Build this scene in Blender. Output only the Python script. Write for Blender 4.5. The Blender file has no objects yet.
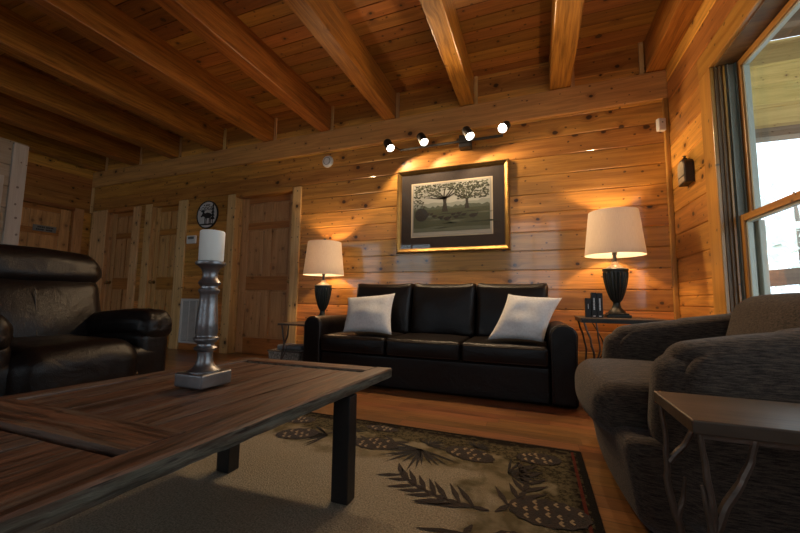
import bpy, bmesh, math, random
from mathutils import Vector, Matrix, noise
R = math.radians
random.seed(7)
col = bpy.context.scene.collection
scene = bpy.context.scene

# ------------------------------------------------------------------ materials
class NT:
    def __init__(s, name):
        s.m = bpy.data.materials.new(name); s.m.use_nodes = True
        s.t = s.m.node_tree; s.t.nodes.clear()
        s.out = s.n('ShaderNodeOutputMaterial')
    def n(s, typ, **kw):
        nd = s.t.nodes.new(typ)
        for k, v in kw.items(): setattr(nd, k, v)
        return nd
    def l(s, a, b): s.t.links.new(a, b)
    def put(s, sock, v):
        if hasattr(v, 'is_linked') or isinstance(v, bpy.types.NodeSocket): s.l(v, sock)
        else: sock.default_value = v
    def math(s, op, a, b=None, c=None):
        nd = s.n('ShaderNodeMath', operation=op)
        for i, v in enumerate((a, b, c)):
            if v is not None: s.put(nd.inputs[i], v)
        return nd.outputs[0]
    def vmul(s, v, sc):
        nd = s.n('ShaderNodeVectorMath', operation='MULTIPLY'); s.l(v, nd.inputs[0]); nd.inputs[1].default_value = sc; return nd.outputs[0]
    def vadd(s, a, b):
        nd = s.n('ShaderNodeVectorMath', operation='ADD'); s.l(a, nd.inputs[0]); s.put(nd.inputs[1], b); return nd.outputs[0]
    def noise(s, v, scale, detail=3, rough=.55, dist=0):
        nd = s.n('ShaderNodeTexNoise'); s.l(v, nd.inputs['Vector']); nd.inputs['Scale'].default_value = scale
        nd.inputs['Detail'].default_value = detail; nd.inputs['Roughness'].default_value = rough; nd.inputs['Distortion'].default_value = dist
        return nd.outputs['Fac']
    def ramp(s, f, pts):
        nd = s.n('ShaderNodeValToRGB'); s.l(f, nd.inputs[0]); e = nd.color_ramp.elements
        while len(e) < len(pts): e.new(.5)
        for i, (p, c) in enumerate(pts):
            e[i].position = p; e[i].color = (c, c, c, 1) if isinstance(c, (int, float)) else tuple(c) + (1,)
        return nd.outputs[0]
    def mix(s, f, a, b, typ='MIX'):
        nd = s.n('ShaderNodeMix', data_type='RGBA', blend_type=typ)
        s.put(nd.inputs[0], f)
        for i, v in ((6, a), (7, b)):
            if isinstance(v, (tuple, list)): nd.inputs[i].default_value = tuple(v[:3]) + (1,)
            else: s.l(v, nd.inputs[i])
        return nd.outputs[2]
    def maprange(s, f, a, b, c=0., d=1.):
        nd = s.n('ShaderNodeMapRange'); nd.interpolation_type = 'SMOOTHSTEP'; s.l(f, nd.inputs[0])
        for i, v in enumerate((a, b, c, d)): nd.inputs[i + 1].default_value = v
        return nd.outputs[0]
    def bsdf(s, color, rough=.5, metal=0., bump=None, bstr=.3, bdist=.01, spec=.5, coat=0., trans=0.):
        b = s.n('ShaderNodeBsdfPrincipled')
        if isinstance(color, (tuple, list)): b.inputs['Base Color'].default_value = tuple(color[:3]) + (1,)
        else: s.l(color, b.inputs['Base Color'])
        s.put(b.inputs['Roughness'], rough); b.inputs['Metallic'].default_value = metal
        b.inputs['Specular IOR Level'].default_value = spec; b.inputs['Coat Weight'].default_value = coat
        b.inputs['Coat Roughness'].default_value = .08
        b.inputs['Transmission Weight'].default_value = trans
        if bump is not None:
            bp = s.n('ShaderNodeBump'); bp.inputs['Strength'].default_value = bstr; bp.inputs['Distance'].default_value = bdist
            s.l(bump, bp.inputs['Height']); s.l(bp.outputs[0], b.inputs['Normal'])
        s.l(b.outputs[0], s.out.inputs[0]); return b
    def obj(s): return s.n('ShaderNodeTexCoord').outputs['Object']

def plain(name, c, rough=.5, metal=0., spec=.5, coat=0., nscale=0, nstr=.15, var=0.):
    t = NT(name); o = t.obj(); bump = None; color = c
    if nscale: bump = t.noise(o, nscale, 3)
    if var:
        f = t.noise(o, max(nscale * .3, 4), 3); color = t.mix(f, tuple(x * (1 - var) for x in c), tuple(min(1, x * (1 + var)) for x in c))
    t.bsdf(color, rough, metal, bump, nstr, .004, spec, coat); return t.m

def wood(name, ca, cb, cd, grain=0, board=2, pitch=None, off=0., knots=1.0, rough=.35, solid=False, length=None, coat=0., kscale=4.3, seed=0., gs=1.0, var=.35, spec=.5, kdark=(.035,.012,.004), seam=0.):
    """grain: axis the fibres follow; board: axis across the boards."""
    t = NT(name); o = t.obj()
    sp = t.n('ShaderNodeSeparateXYZ'); t.l(o, sp.inputs[0]); ax = [sp.outputs[i] for i in range(3)]
    u, v = ax[grain], ax[board]; third = 3 - grain - board; w = ax[third]
    info = t.n('ShaderNodeObjectInfo')
    if pitch:
        idx = t.math('FLOOR', t.math('DIVIDE', t.math('SUBTRACT', v, off), pitch))
        wn = t.n('ShaderNodeTexWhiteNoise', noise_dimensions='1D'); t.l(t.math('ADD', idx, seed + .37), wn.inputs['W']); r = wn.outputs['Value']
        if length:
            seg = t.math('FLOOR', t.math('ADD', t.math('DIVIDE', u, length), t.math('MULTIPLY', r, 7.3)))
            wn2 = t.n('ShaderNodeTexWhiteNoise', noise_dimensions='2D')
            cc = t.n('ShaderNodeCombineXYZ'); t.l(idx, cc.inputs[0]); t.l(seg, cc.inputs[1]); t.l(cc.outputs[0], wn2.inputs['Vector']); r = wn2.outputs['Value']
    else:
        r = t.math('FRACT', t.math('ADD', info.outputs['Random'], seed))
    # knots
    kc = t.n('ShaderNodeCombineXYZ')
    t.l(t.math('ADD', t.math('MULTIPLY', u, .82), t.math('MULTIPLY', r, 31.)), kc.inputs[0]); t.l(v, kc.inputs[1])
    if solid: t.l(w, kc.inputs[2])
    else: t.l(t.math('MULTIPLY', r, 9.), kc.inputs[2])
    def kn(scale, size, soft):
        vo = t.n('ShaderNodeTexVoronoi', voronoi_dimensions='3D' if solid else '2D'); vo.inputs['Scale'].default_value = scale
        nz = t.n('ShaderNodeTexNoise'); t.l(kc.outputs[0], nz.inputs['Vector']); nz.inputs['Scale'].default_value = 30; nz.inputs['Detail'].default_value = 1
        dv = t.n('ShaderNodeVectorMath', operation='SCALE'); t.l(nz.outputs['Color'], dv.inputs[0]); dv.inputs['Scale'].default_value = .01
        t.l(t.vadd(kc.outputs[0], dv.outputs[0]), vo.inputs['Vector'])
        vsep = t.n('ShaderNodeSeparateColor'); t.l(vo.outputs['Color'], vsep.inputs[0])
        sz = t.math('MULTIPLY', t.math('POWER', vsep.outputs[0], 1.1), size * scale)
        d = t.math('DIVIDE', vo.outputs['Distance'], t.math('ADD', sz, .0001))
        return t.maprange(d, .65, 1.15, 1., 0.), t.maprange(d, .5, soft, 1., 0.)
    k1, h1 = kn(kscale, .040 if solid else .024, 3.2 if solid else 3.6)
    k2, h2 = kn(kscale * 2.1, .0105, 3.0)
    gc = t.n('ShaderNodeCombineXYZ')
    t.l(t.math('ADD', t.math('MULTIPLY', u, 1.1), t.math('MULTIPLY', r, 57.)), gc.inputs[0])
    vv = t.math('ADD', v, t.math('MULTIPLY', h1, .035 * knots))
    t.l(t.math('MULTIPLY', vv, 17.), gc.inputs[1]); t.l(t.math('MULTIPLY', w, 17. if solid else 3.), gc.inputs[2])
    g1 = t.noise(gc.outputs[0], 1.4 * gs, 4, .6, .6)
    g2 = t.noise(t.vmul(gc.outputs[0], (1.4, 6., 6.)), 1.8 * gs, 2, .5)
    g = t.math('ADD', t.math('MULTIPLY', g1, .75), t.math('MULTIPLY', g2, .25))
    c = t.mix(t.ramp(g, [(.36, 0.), (.60, 1.)]), ca, cb)
    hs = t.n('ShaderNodeHueSaturation'); t.l(c, hs.inputs['Color'])
    t.l(t.math('ADD', t.math('MULTIPLY', r, 2 * var), 1 - var), hs.inputs['Value'])
    t.l(t.math('ADD', t.math('MULTIPLY', t.math('FRACT', t.math('MULTIPLY', r, 7.7)), .024), .488), hs.inputs['Hue'])
    c = hs.outputs[0]
    if knots:
        c = t.mix(t.math('MULTIPLY', h1, .55 * knots), c, cd)
        c = t.mix(t.math('MULTIPLY', k1, .92 * knots), c, kdark)
        c = t.mix(t.math('MULTIPLY', k2, .75 * knots), c, kdark)
    if seam:
        fr = t.math('FRACT', t.math('DIVIDE', t.math('SUBTRACT', v, off), pitch)); e = t.math('MINIMUM', fr, t.math('SUBTRACT', 1., fr))
        sm = t.maprange(e, .012, .03, 1., 0.)
        if length:
            f2 = t.math('FRACT', t.math('ADD', t.math('DIVIDE', u, length), t.math('MULTIPLY', wn.outputs['Value'], 7.3)))
            sm = t.math('MAXIMUM', sm, t.maprange(f2, .001, .003, 1., 0.))
        c = t.mix(t.math('MULTIPLY', sm, seam), c, (.03, .012, .006))
    rg = t.math('ADD', t.math('MULTIPLY', g2, .12), rough - .06)
    t.bsdf(c, rg, 0, g, .12, .004, spec, coat)
    return t.m

P = {}
PA, PB, PD = (.40, .165, .034), (.70, .325, .070), (.24, .08, .014)
P['wall_x'] = wood('pine log siding along the wall', PA, PB, PD, 0, 2, .1815, .1035 - .0009, coat=.8, rough=.38)
P['wall_y'] = wood('pine siding window wall', PA, PB, PD, 1, 2, .193, .116, coat=.35, rough=.38, seed=5)
P['ceil'] = wood('pine ceiling boards', (.24, .10, .020), (.41, .182, .040), (.15, .05, .01), 0, 1, .138, -3.45 % .138, seed=3, rough=.4, seam=.6)
P['beam'] = wood('stained beam timber', (.20, .070, .010), (.50, .21, .036), (.11, .03, .006), 1, 0, None, solid=True, kscale=2.6, rough=.36, gs=1.7, var=.12, coat=.12)
P['header'] = wood('pine header board', (.36, .175, .055), (.54, .28, .09), (.22, .085, .02), 0, 2, None, kscale=3.2, rough=.4, coat=.2)
P['trim_z'] = wood('pale pine casing', (.56, .33, .12), (.78, .52, .23), (.27, .12, .035), 2, 0, None, kscale=4.2, rough=.4, var=.1)
P['panel_z'] = wood('pale pine door panel', (.50, .265, .088), (.70, .41, .155), (.25, .1, .03), 2, 0, None, knots=.5, rough=.38, var=.12)
P['rail_x'] = wood('orange pine door rail', (.36, .15, .03), (.54, .245, .055), (.16, .05, .01), 0, 2, None, knots=.4, rough=.35, var=.1)
P['panel_zy'] = wood('pale pine panel on side wall', (.48, .25, .082), (.68, .40, .15), (.3, .12, .03), 2, 1, None, knots=.5, rough=.38, var=.12)
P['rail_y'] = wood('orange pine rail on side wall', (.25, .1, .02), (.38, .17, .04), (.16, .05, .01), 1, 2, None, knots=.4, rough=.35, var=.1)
P['wintrim'] = wood('orange window casing', (.36, .15, .03), (.52, .25, .055), (.2, .07, .015), 2, 1, None, kscale=4, rough=.35, var=.1, coat=.3)
P['winhead'] = wood('orange window head casing', (.36, .15, .03), (.52, .25, .055), (.2, .07, .015), 1, 2, None, kscale=4, rough=.3, var=.1, coat=.4)
P['jamb'] = wood('dark window jamb', (.10, .05, .018), (.19, .10, .035), (.05, .02, .01), 2, 1, None, knots=.3, rough=.5)
P['pale_y'] = wood('unfinished pale pine boards', (.32, .23, .15), (.44, .34, .25), (.4, .26, .16), 1, 2, .2, .1, kscale=3.5, rough=.6, var=.1, kdark=(.1, .04, .02))
P['pale_z'] = wood('unfinished pale pine corner board', (.42, .36, .30), (.54, .48, .42), (.5, .38, .28), 2, 1, None, kscale=4, rough=.6, var=.05, kdark=(.07, .03, .02))
P['floor'] = wood('hardwood floor strips', (.13, .056, .018), (.24, .105, .036), (.12, .045, .014), 0, 1, .083, 0, knots=.25, rough=.32, length=.95, var=.38, gs=1.4, coat=.2, seam=.7)
P['strip'] = wood('orange pine corner strip', (.36, .15, .03), (.52, .25, .055), (.2, .07, .015), 2, 0, None, knots=.3, rough=.38, var=.05)
P['porch'] = wood('porch gable boards', (.55, .38, .13), (.72, .52, .20), (.4, .25, .08), 0, 2, .2, 0, kscale=3, rough=.6, kdark=(.15, .07, .03))
P['porch_dark'] = wood('weathered porch timber', (.10, .07, .045), (.18, .13, .09), (.07, .05, .03), 0, 2, None, rough=.7)
P['bench'] = wood('brown porch chair timber', (.16, .08, .045), (.26, .14, .08), (.1, .05, .03), 0, 2, None, knots=.2, rough=.5)
P['tt_side'] = wood('grey brown side table top', (.045, .034, .024), (.095, .07, .05), (.08, .055, .04), 0, 1, None, knots=.4, rough=.38, var=.08, spec=.6)

def leather():
    t = NT('dark brown leather'); o = t.obj()
    vo = t.n('ShaderNodeTexVoronoi'); vo.inputs['Scale'].default_value = 260; t.l(o, vo.inputs['Vector'])
    big = t.noise(o, 7, 4, .6, 1.2)
    c = t.mix(t.noise(o, 3, 3), (.0050, .0038, .0036), (.0115, .0076, .0068))
    h = t.math('ADD', t.math('MULTIPLY', vo.outputs['Distance'], .12), t.math('MULTIPLY', big, 1.0))
    t.bsdf(c, t.math('ADD', t.math('MULTIPLY', big, .14), .27), 0, h, .4, .012, .28); return t.m
P['leather'] = leather()
P['piping'] = plain('leather seam welt', (.02, .014, .012), .38)

def fabric(name, ca, cb, scale=(90, 6, 40), bs=.6, rough=.95, base=(1, 1, 1)):
    t = NT(name); o = t.obj()
    n1 = t.noise(t.vmul(o, scale), 1.0, 4, .7); n2 = t.noise(o, 400, 1)
    f = t.math('ADD', t.math('MULTIPLY', n1, .8), t.math('MULTIPLY', n2, .2))
    c = t.mix(t.ramp(f, [(.36, 0.), (.64, 1.)]), ca, cb)
    b = t.bsdf(c, rough, 0, f, bs, .006, .2)
    b.inputs['Sheen Weight'].default_value = .15
    return t.m
P['chenille'] = fabric('brown grey chenille', (.012, .0095, .008), (.115, .085, .064), (26, 80, 250), .6)
P['pillow'] = fabric('light grey plush', (.66, .65, .64), (.80, .79, .78), (60, 60, 60), .35)
P['blanket'] = fabric('grey folded cloth', (.2, .2, .21), (.3, .3, .31), (60, 60, 60), .4)

def rugmat():
    t = NT('rug pile'); o = t.obj(); sp = t.n('ShaderNodeSeparateXYZ'); t.l(o, sp.inputs[0])
    x, y = sp.outputs[0], sp.outputs[1]
    dx = t.math('SUBTRACT', .19, x); dy = t.math('SUBTRACT', 1.955, y)
    dx2 = t.math('ADD', x, 1.95)
    d = t.math('MINIMUM', t.math('MINIMUM', dx, dy), dx2); dr = t.math('MINIMUM', dx, dx2)
    n = t.noise(o, 5, 3, .6)
    dd = t.math('ADD', d, t.math('MULTIPLY', t.math('SUBTRACT', n, .5), .45))
    fine = t.noise(o, 170, 2, .7)
    field = t.mix(t.ramp(fine, [(.3, 0.), (.7, 1.)]), (.20, .17, .125), (.46, .41, .32))
    olive = t.mix(t.ramp(t.noise(o, 60, 3, .8), [(.42, 0.), (.55, 1.)]), (.035, .03, .018), (.12, .10, .06))
    mid = t.mix(t.ramp(t.noise(o, 9, 3, .6), [(.42, 0.), (.6, 1.)]), (.13, .11, .065), (.26, .22, .15))
    c = t.mix(t.maprange(dd, .17, .22), olive, mid)
    c = t.mix(t.maprange(dd, .36, .46), c, field)
    edge = t.mix(t.ramp(t.noise(o, 40, 1), [(.5, 0.), (.56, 1.)]), (.016, .012, .01), (.06, .05, .03))
    c = t.mix(t.maprange(d, .055, .085), edge, c)
    red = t.math('MULTIPLY', t.maprange(dr, .034, .037), t.maprange(dr, .046, .049, 1., 0.))
    c = t.mix(t.math('MULTIPLY', red, .8), c, (.12, .022, .016))
    c = t.mix(t.maprange(d, .024, .028, 1., 0.), c, (.013, .011, .01))
    t.bsdf(c, 1., 0, fine, .9, .008, .1); return t.m
P['rug'] = rugmat()
P['rug_brown'] = fabric('rug dark brown motif', (.016, .009, .006), (.034, .019, .011), (150, 150, 150), .6)
P['rug_black'] = fabric('rug black motif', (.012, .009, .007), (.025, .018, .012), (150, 150, 150), .6)
P['rug_tan'] = fabric('rug tan motif', (.22, .16, .09), (.36, .27, .16), (150, 150, 150), .6)

def reclaimed(name, grain, ca, cb, cg, seed=0.):
    t = NT(name); o = t.obj(); v = t.vadd(o, (seed, seed * .7, 0))
    sc = [58, 58, 58]; sc[grain] = 3.4
    g = t.noise(t.vmul(v, tuple(sc)), 1., 5, .68, .5)
    pg = t.noise(t.vmul(v, tuple(x * .45 for x in sc)), 1., 3, .6, .8)
    c = t.mix(t.ramp(g, [(.40, 0.), (.60, 1.)]), ca, cb)
    c = t.mix(t.math('MULTIPLY', t.ramp(pg, [(.48, 0.), (.68, 1.)]), .75), c, cg)
    sk = t.noise(t.vmul(v, tuple(x * 2. for x in sc)), 1., 2, .6)
    c = t.mix(t.ramp(sk, [(.60, 0.), (.68, .85)]), c, (.02, .014, .01))
    t.bsdf(c, t.math('ADD', t.math('MULTIPLY', g, .3), .33), 0, g, .55, .006, .5); return t.m
P['rc_y'] = reclaimed('reclaimed red brown planks', 1, (.038, .018, .011), (.165, .078, .048), (.17, .135, .115))
P['rc_x'] = reclaimed('reclaimed cross boards', 0, (.05, .022, .013), (.19, .09, .052), (.19, .15, .12), 3)
P['rc_side'] = reclaimed('weathered grey green edge', 1, (.035, .032, .022), (.16, .16, .125), (.07, .032, .016), 5)
P['black_metal'] = plain('matt black steel', (.012, .012, .013), .45, .0, nscale=60)
P['blackp'] = plain('black plastic', (.012, .012, .012), .35)
P['pewter'] = plain('antique pewter', (.24, .24, .25), .38, .85, nscale=38, nstr=.5, var=.6)
P['wax'] = plain('ivory candle wax', (.90, .90, .84), .5)
P['wick'] = plain('black wick', (.02, .02, .02), .9)
P['urn'] = plain('black green carved resin', (.012, .017, .015), .4, nscale=40, nstr=.3, var=.3)
P['neck'] = plain('brushed silver brown neck', (.35, .27, .20), .35, .8)
P['iron'] = plain('bronze iron twig', (.15, .12, .10), .42, .7, nscale=70, nstr=.5, var=.4)
P['iron_l'] = plain('silvery twig tip', (.38, .35, .32), .35, .8, nscale=60, nstr=.3)
P['gold'] = plain('antique gold', (.34, .20, .055), .36, .8, nscale=60, nstr=.6, var=.5)
P['gold_d'] = plain('dark gold', (.16, .09, .03), .4, .7, nscale=80, nstr=.4, var=.4)
P['mat'] = plain('dark brown mat board', (.026, .017, .015), .8)
P['fillet'] = plain('cream fillet', (.55, .46, .33), .6)
P['white'] = plain('white plastic', (.75, .75, .73), .4)
P['whitep'] = plain('white painted metal', (.62, .62, .6), .45)
P['greyd'] = plain('grey display', (.12, .14, .13), .3)
P['sash'] = wood('orange sash timber', (.33, .14, .03), (.45, .21, .05), (.2, .07, .02), 2, 1, None, knots=.2, rough=.35, var=.05)
P['vinyl'] = plain('grey green vinyl track', (.23, .255, .205), .4)
P['vinyl_l'] = plain('pale vinyl track', (.42, .43, .36), .4)
P['brass'] = plain('aged brass', (.35, .24, .1), .35, .9)
P['signface'] = plain('galvanised grey sign face', (.66, .67, .66), .55, nscale=20, var=.2)
P['signdark'] = plain('dark sign print', (.02, .02, .02), .6)
P['plaqueg'] = plain('grey plaque', (.22, .23, .22), .6, nscale=30, var=.2)
P['ornament'] = plain('dark carved ornament', (.03, .018, .012), .5, nscale=50, var=.3)
P['ornface'] = plain('pale ornament face', (.38, .33, .24), .6, nscale=60, var=.4)
P['book'] = plain('black book cloth', (.010, .010, .011), .5)
P['page'] = plain('book page edges', (.35, .31, .24), .9)
P['letter'] = plain('white lettering', (.75, .75, .75), .6)
P['basket'] = fabric('woven speckled basket', (.10, .085, .065), (.55, .50, .43), (70, 70, 45), .9)
P['deck'] = plain('snow pale deck', (.62, .60, .57), .8, nscale=10)
P['pole'] = plain('black porch post', (.02, .02, .02), .6)

def thin_glass(t, tint, rough):
    g = t.n('ShaderNodeBsdfGlossy'); g.inputs['Roughness'].default_value = rough
    tr = t.n('ShaderNodeBsdfTransparent'); tr.inputs['Color'].default_value = tint
    lw = t.n('ShaderNodeLayerWeight'); lw.inputs['Blend'].default_value = .5
    f = t.math('ADD', t.math('MULTIPLY', t.math('POWER', lw.outputs['Facing'], 5.), .93), .05)
    mx = t.n('ShaderNodeMixShader'); t.l(f, mx.inputs[0]); t.l(tr.outputs[0], mx.inputs[1]); t.l(g.outputs[0], mx.inputs[2]); t.l(mx.outputs[0], t.out.inputs[0])
    return t.m
def glassmat():
    return thin_glass(NT('window glass'), (.96, .98, .97, 1), .01)
P['glass'] = glassmat()
def shademat():
    t = NT('linen lamp shade'); o = t.obj()
    sp = t.n('ShaderNodeSeparateXYZ'); t.l(o, sp.inputs[0])
    ang = t.math('ARCTAN2', sp.outputs[1], sp.outputs[0])
    cc = t.n('ShaderNodeCombineXYZ'); t.l(t.math('MULTIPLY', ang, 40.), cc.inputs[0]); t.l(t.math('MULTIPLY', sp.outputs[2], 10.), cc.inputs[1])
    f = t.noise(cc.outputs[0], 2, 3, .6)
    c = t.mix(f, (.50, .44, .38), (.78, .71, .63))
    d = t.n('ShaderNodeBsdfDiffuse'); t.l(c, d.inputs[0])
    tl = t.n('ShaderNodeBsdfTranslucent'); t.l(c, tl.inputs[0])
    mx = t.n('ShaderNodeMixShader'); mx.inputs[0].default_value = .30; t.l(d.outputs[0], mx.inputs[1]); t.l(tl.outputs[0], mx.inputs[2]); t.l(mx.outputs[0], t.out.inputs[0])
    return t.m
P['shade'] = shademat()
def emis(name, c, s):
    t = NT(name); e = t.n('ShaderNodeEmission'); e.inputs[0].default_value = c + (1,); e.inputs[1].default_value = s; t.l(e.outputs[0], t.out.inputs[0]); return t.m
P['lens'] = emis('lit spot lens', (1., .93, .8), 14.)
P['bulb'] = emis('lit bulb', (1., .72, .42), 18.)
def foliage(name, a, b):
    t = NT(name); o = t.obj(); t.bsdf(t.mix(t.noise(o, 6, 4, .7), a, b), .9, 0, None); return t.m
P['leaf'] = foliage('foliage paled as if overexposed', (.72, .76, .68), (.88, .9, .85))  # near-white leaf colour stands in for overexposed daylight
P['bark'] = plain('grey bark', (.2, .17, .14), .9)
P['hill'] = foliage('pale hillside', (.5, .5, .42), (.8, .8, .75))

# ------------------------------------------------------------------ builders
class MB:
    def __init__(s): s.bm = bmesh.new(); s.mats = []; s.mi = 0
    def mat(s, m):
        m = P[m]
        if m not in s.mats: s.mats.append(m)
        s.mi = s.mats.index(m); return s
    def _f(s, vs):
        try: f = s.bm.faces.new(vs); f.material_index = s.mi; return f
        except ValueError: return None
    def quad(s, *p): s._f([s.bm.verts.new(q) for q in p]); return s
    def poly(s, pts, z0, z1, tf=lambda p: p):
        a = [s.bm.verts.new(tf(Vector((x, y, z0)))) for x, y in pts]; b = [s.bm.verts.new(tf(Vector((x, y, z1)))) for x, y in pts]
        n = len(pts); s._f(a[::-1]); s._f(b)
        for i in range(n): s._f([a[i], a[(i + 1) % n], b[(i + 1) % n], b[i]])
        return s
    def box(s, x0, x1, y0, y1, z0, z1, bev=0., tf=None):
        tf = tf or (lambda p: p)
        c = [Vector((x, y, z)) for z in (z0, z1) for y in (y0, y1) for x in (x0, x1)]
        v = [s.bm.verts.new(tf(p)) for p in c]
        fs = [s._f([v[i] for i in q]) for q in ((0, 2, 3, 1), (4, 5, 7, 6), (0, 1, 5, 4), (2, 6, 7, 3), (0, 4, 6, 2), (1, 3, 7, 5))]
        if bev:
            es = {e for f in fs if f for e in f.edges}
            r = bmesh.ops.bevel(s.bm, geom=list(es), offset=bev, segments=2, profile=.5, affect='EDGES')
            for f in r['faces']: f.material_index = s.mi
        return s
    def lathe(s, prof, c=(0, 0, 0), seg=32, rfn=None, cap=True):
        c = Vector(c); rings = []
        for r, z in prof:
            ring = []
            for i in range(seg):
                a = 2 * math.pi * i / seg; rr = r * (rfn(a, z) if rfn else 1)
                ring.append(s.bm.verts.new(c + Vector((rr * math.cos(a), rr * math.sin(a), z))))
            rings.append(ring)
        for a, b in zip(rings, rings[1:]):
            for i in range(seg): s._f([a[i], a[(i + 1) % seg], b[(i + 1) % seg], b[i]])
        if cap: s._f(rings[0][::-1]); s._f(rings[-1])
        return s
    def tube(s, pts, rad, seg=10, cap=True):
        pts = [Vector(p) for p in pts]; n = len(pts)
        rad = rad if isinstance(rad, (list, tuple)) else [rad] * n
        rings = []; prev = None
        for i, p in enumerate(pts):
            d = (pts[min(i + 1, n - 1)] - pts[max(i - 1, 0)]).normalized()
            if prev is None: a = d.orthogonal().normalized()
            else: a = (prev - d * prev.dot(d)).normalized()
            prev = a; b = d.cross(a)
            rings.append([s.bm.verts.new(p + rad[i] * (math.cos(2 * math.pi * k / seg) * a + math.sin(2 * math.pi * k / seg) * b)) for k in range(seg)])
        for a, b in zip(rings, rings[1:]):
            for k in range(seg): s._f([a[k], a[(k + 1) % seg], b[(k + 1) % seg], b[k]])
        if cap: s._f(rings[0][::-1]); s._f(rings[-1])
        return s
    def rbox(s, c, h, r, n=10, fn=None, K=4):
        """rounded box; fn(p, q) moves a point p whose unit position inside the box is q"""
        def axis(hh):
            rr = min(r, hh * .999); arc = [hh - rr + rr * math.tan(R(45) * k / K) for k in range(K + 1)]
            inn = hh - rr; m = max(1, n)
            mid = [-inn + 2 * inn * i / m for i in range(m + 1)] if inn > 1e-4 else [0.]
            a = sorted(set([round(-x, 6) for x in arc] + [round(x, 6) for x in mid] + [round(x, 6) for x in arc])); return a
        A = [axis(x) for x in h]; c = Vector(c); cache = {}
        rr3 = min([r] + [x * .999 for x in h])
        def vert(p):
            k = tuple(round(x, 5) for x in p)
            if k in cache: return cache[k]
            q = Vector(p); inner = Vector([max(-(h[i] - min(r, h[i] * .999)), min(h[i] - min(r, h[i] * .999), q[i])) for i in range(3)])
            d = q - inner; rad = max(abs(d[i]) for i in range(3))
            if d.length > 1e-9: d = d.normalized() * rad
            pos = inner + d; u = Vector([q[i] / h[i] for i in range(3)])
            if fn: pos = fn(pos, u)
            cache[k] = s.bm.verts.new(c + pos); return cache[k]
        for ax in range(3):
            i, j = [(1, 2), (2, 0), (0, 1)][ax]
            for sg in (-1, 1):
                for a in range(len(A[i]) - 1):
                    for b in range(len(A[j]) - 1):
                        def P3(u, v):
                            p = [0, 0, 0]; p[ax] = sg * h[ax]; p[i] = A[i][u]; p[j] = A[j][v]; return vert(p)
                        q = [P3(a, b), P3(a + 1, b), P3(a + 1, b + 1), P3(a, b + 1)]
                        if sg < 0: q.reverse()
                        q2 = []
                        for v in q:
                            if v not in q2: q2.append(v)
                        if len(q2) >= 3: s._f(q2)
        return s
    def build(s, name, parent=None, loc=(0, 0, 0), smooth=False, fix=True):
        if fix: bmesh.ops.recalc_face_normals(s.bm, faces=s.bm.faces)
        me = bpy.data.meshes.new(name); s.bm.to_mesh(me); s.bm.free()
        for m in s.mats: me.materials.append(m)
        if smooth:
            for p in me.polygons: p.use_smooth = True
            if smooth != 'all':
                me.set_sharp_from_angle(angle=R(smooth if isinstance(smooth, (int, float)) and smooth > 1 else 38))
        o = bpy.data.objects.new(name, me); col.objects.link(o); o.location = loc
        if parent: o.parent = parent
        return o

def M(m): return MB().mat(m)
def thing(name, label, cat, loc=(0, 0, 0), rz=0., group=None):
    o = bpy.data.objects.new(name, None); col.objects.link(o); o.location = loc; o.rotation_euler.z = rz
    o.empty_display_size = .1
    o['label'] = label; o['category'] = cat
    if group: o['group'] = group
    return o
def tag(o, label, cat, group=None, kind=None):
    o['label'] = label; o['category'] = cat
    if group: o['group'] = group
    if kind: o['kind'] = kind
    return o
def struct(o): o['kind'] = 'structure'; return o
def dup(root, loc, label, rz=None):
    r = root.copy(); col.objects.link(r); r.location = loc; r['label'] = label
    if rz is not None: r.rotation_euler.z = rz
    for ch in list(root.children):
        c = ch.copy(); col.objects.link(c); c.parent = r
        for g in list(ch.children):
            d = g.copy(); col.objects.link(d); d.parent = c
    return r

# ------------------------------------------------------------------ the room
XR, XL, YB, YF, ZC = 1.10, -6.80, 3.55, -3.4, 3.045

def plank_profile(z0, z1, zs, depth=.007, gr=.004, crown=.003):
    """(z, inset) points of a grooved plank face between z0 and z1"""
    pts = [(z0, 0.)]
    for z in [q for q in zs if z0 + .01 < q < z1 - .01]:
        pts += [(z - gr * 2.2, 0.), (z - gr * .6, depth), (z + gr * .6, depth), (z + gr * 2.2, 0.)]
    return pts + [(z1, 0.)]
def planks_x(mb, x0, x1, z0, z1, y, zs, th=.12):        # a wall face looking towards -y
    pr = plank_profile(z0, z1, zs)
    for (a, da), (b, db) in zip(pr, pr[1:]):
        mb.quad((x0, y + da, a), (x1, y + da, a), (x1, y + db, b), (x0, y + db, b))
    mb.quad((x0, y + th, z0), (x0, y + th, z1), (x1, y + th, z1), (x1, y + th, z0))
    for x in (x0, x1): mb.quad((x, y, z0), (x, y + th, z0), (x, y + th, z1), (x, y, z1))
    mb.quad((x0, y, z0), (x1, y, z0), (x1, y + th, z0), (x0, y + th, z0)); mb.quad((x0, y, z1), (x1, y, z1), (x1, y + th, z1), (x0, y + th, z1))
def planks_y(mb, y0, y1, z0, z1, x, zs, s=1, th=.14):     # a wall face at x; s=+1 body lies towards +x
    pr = plank_profile(z0, z1, zs)
    for (a, da), (b, db) in zip(pr, pr[1:]):
        mb.quad((x + s * da, y0, a), (x + s * da, y1, a), (x + s * db, y1, b), (x + s * db, y0, b))
    X = x + s * th
    mb.quad((X, y0, z0), (X, y1, z0), (X, y1, z1), (X, y0, z1))
    for y in (y0, y1): mb.quad((x, y, z0), (X, y, z0), (X, y, z1), (x, y, z1))
    for z in (z0, z1): mb.quad((x, y0, z), (X, y0, z), (X, y1, z), (x, y1, z))
ZSX = [.1035 + .1815 * k for k in range(14)]
ZSY = [.695 + .193 * k for k in range(-3, 13)] + [.776]
ZSY.sort()

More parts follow.
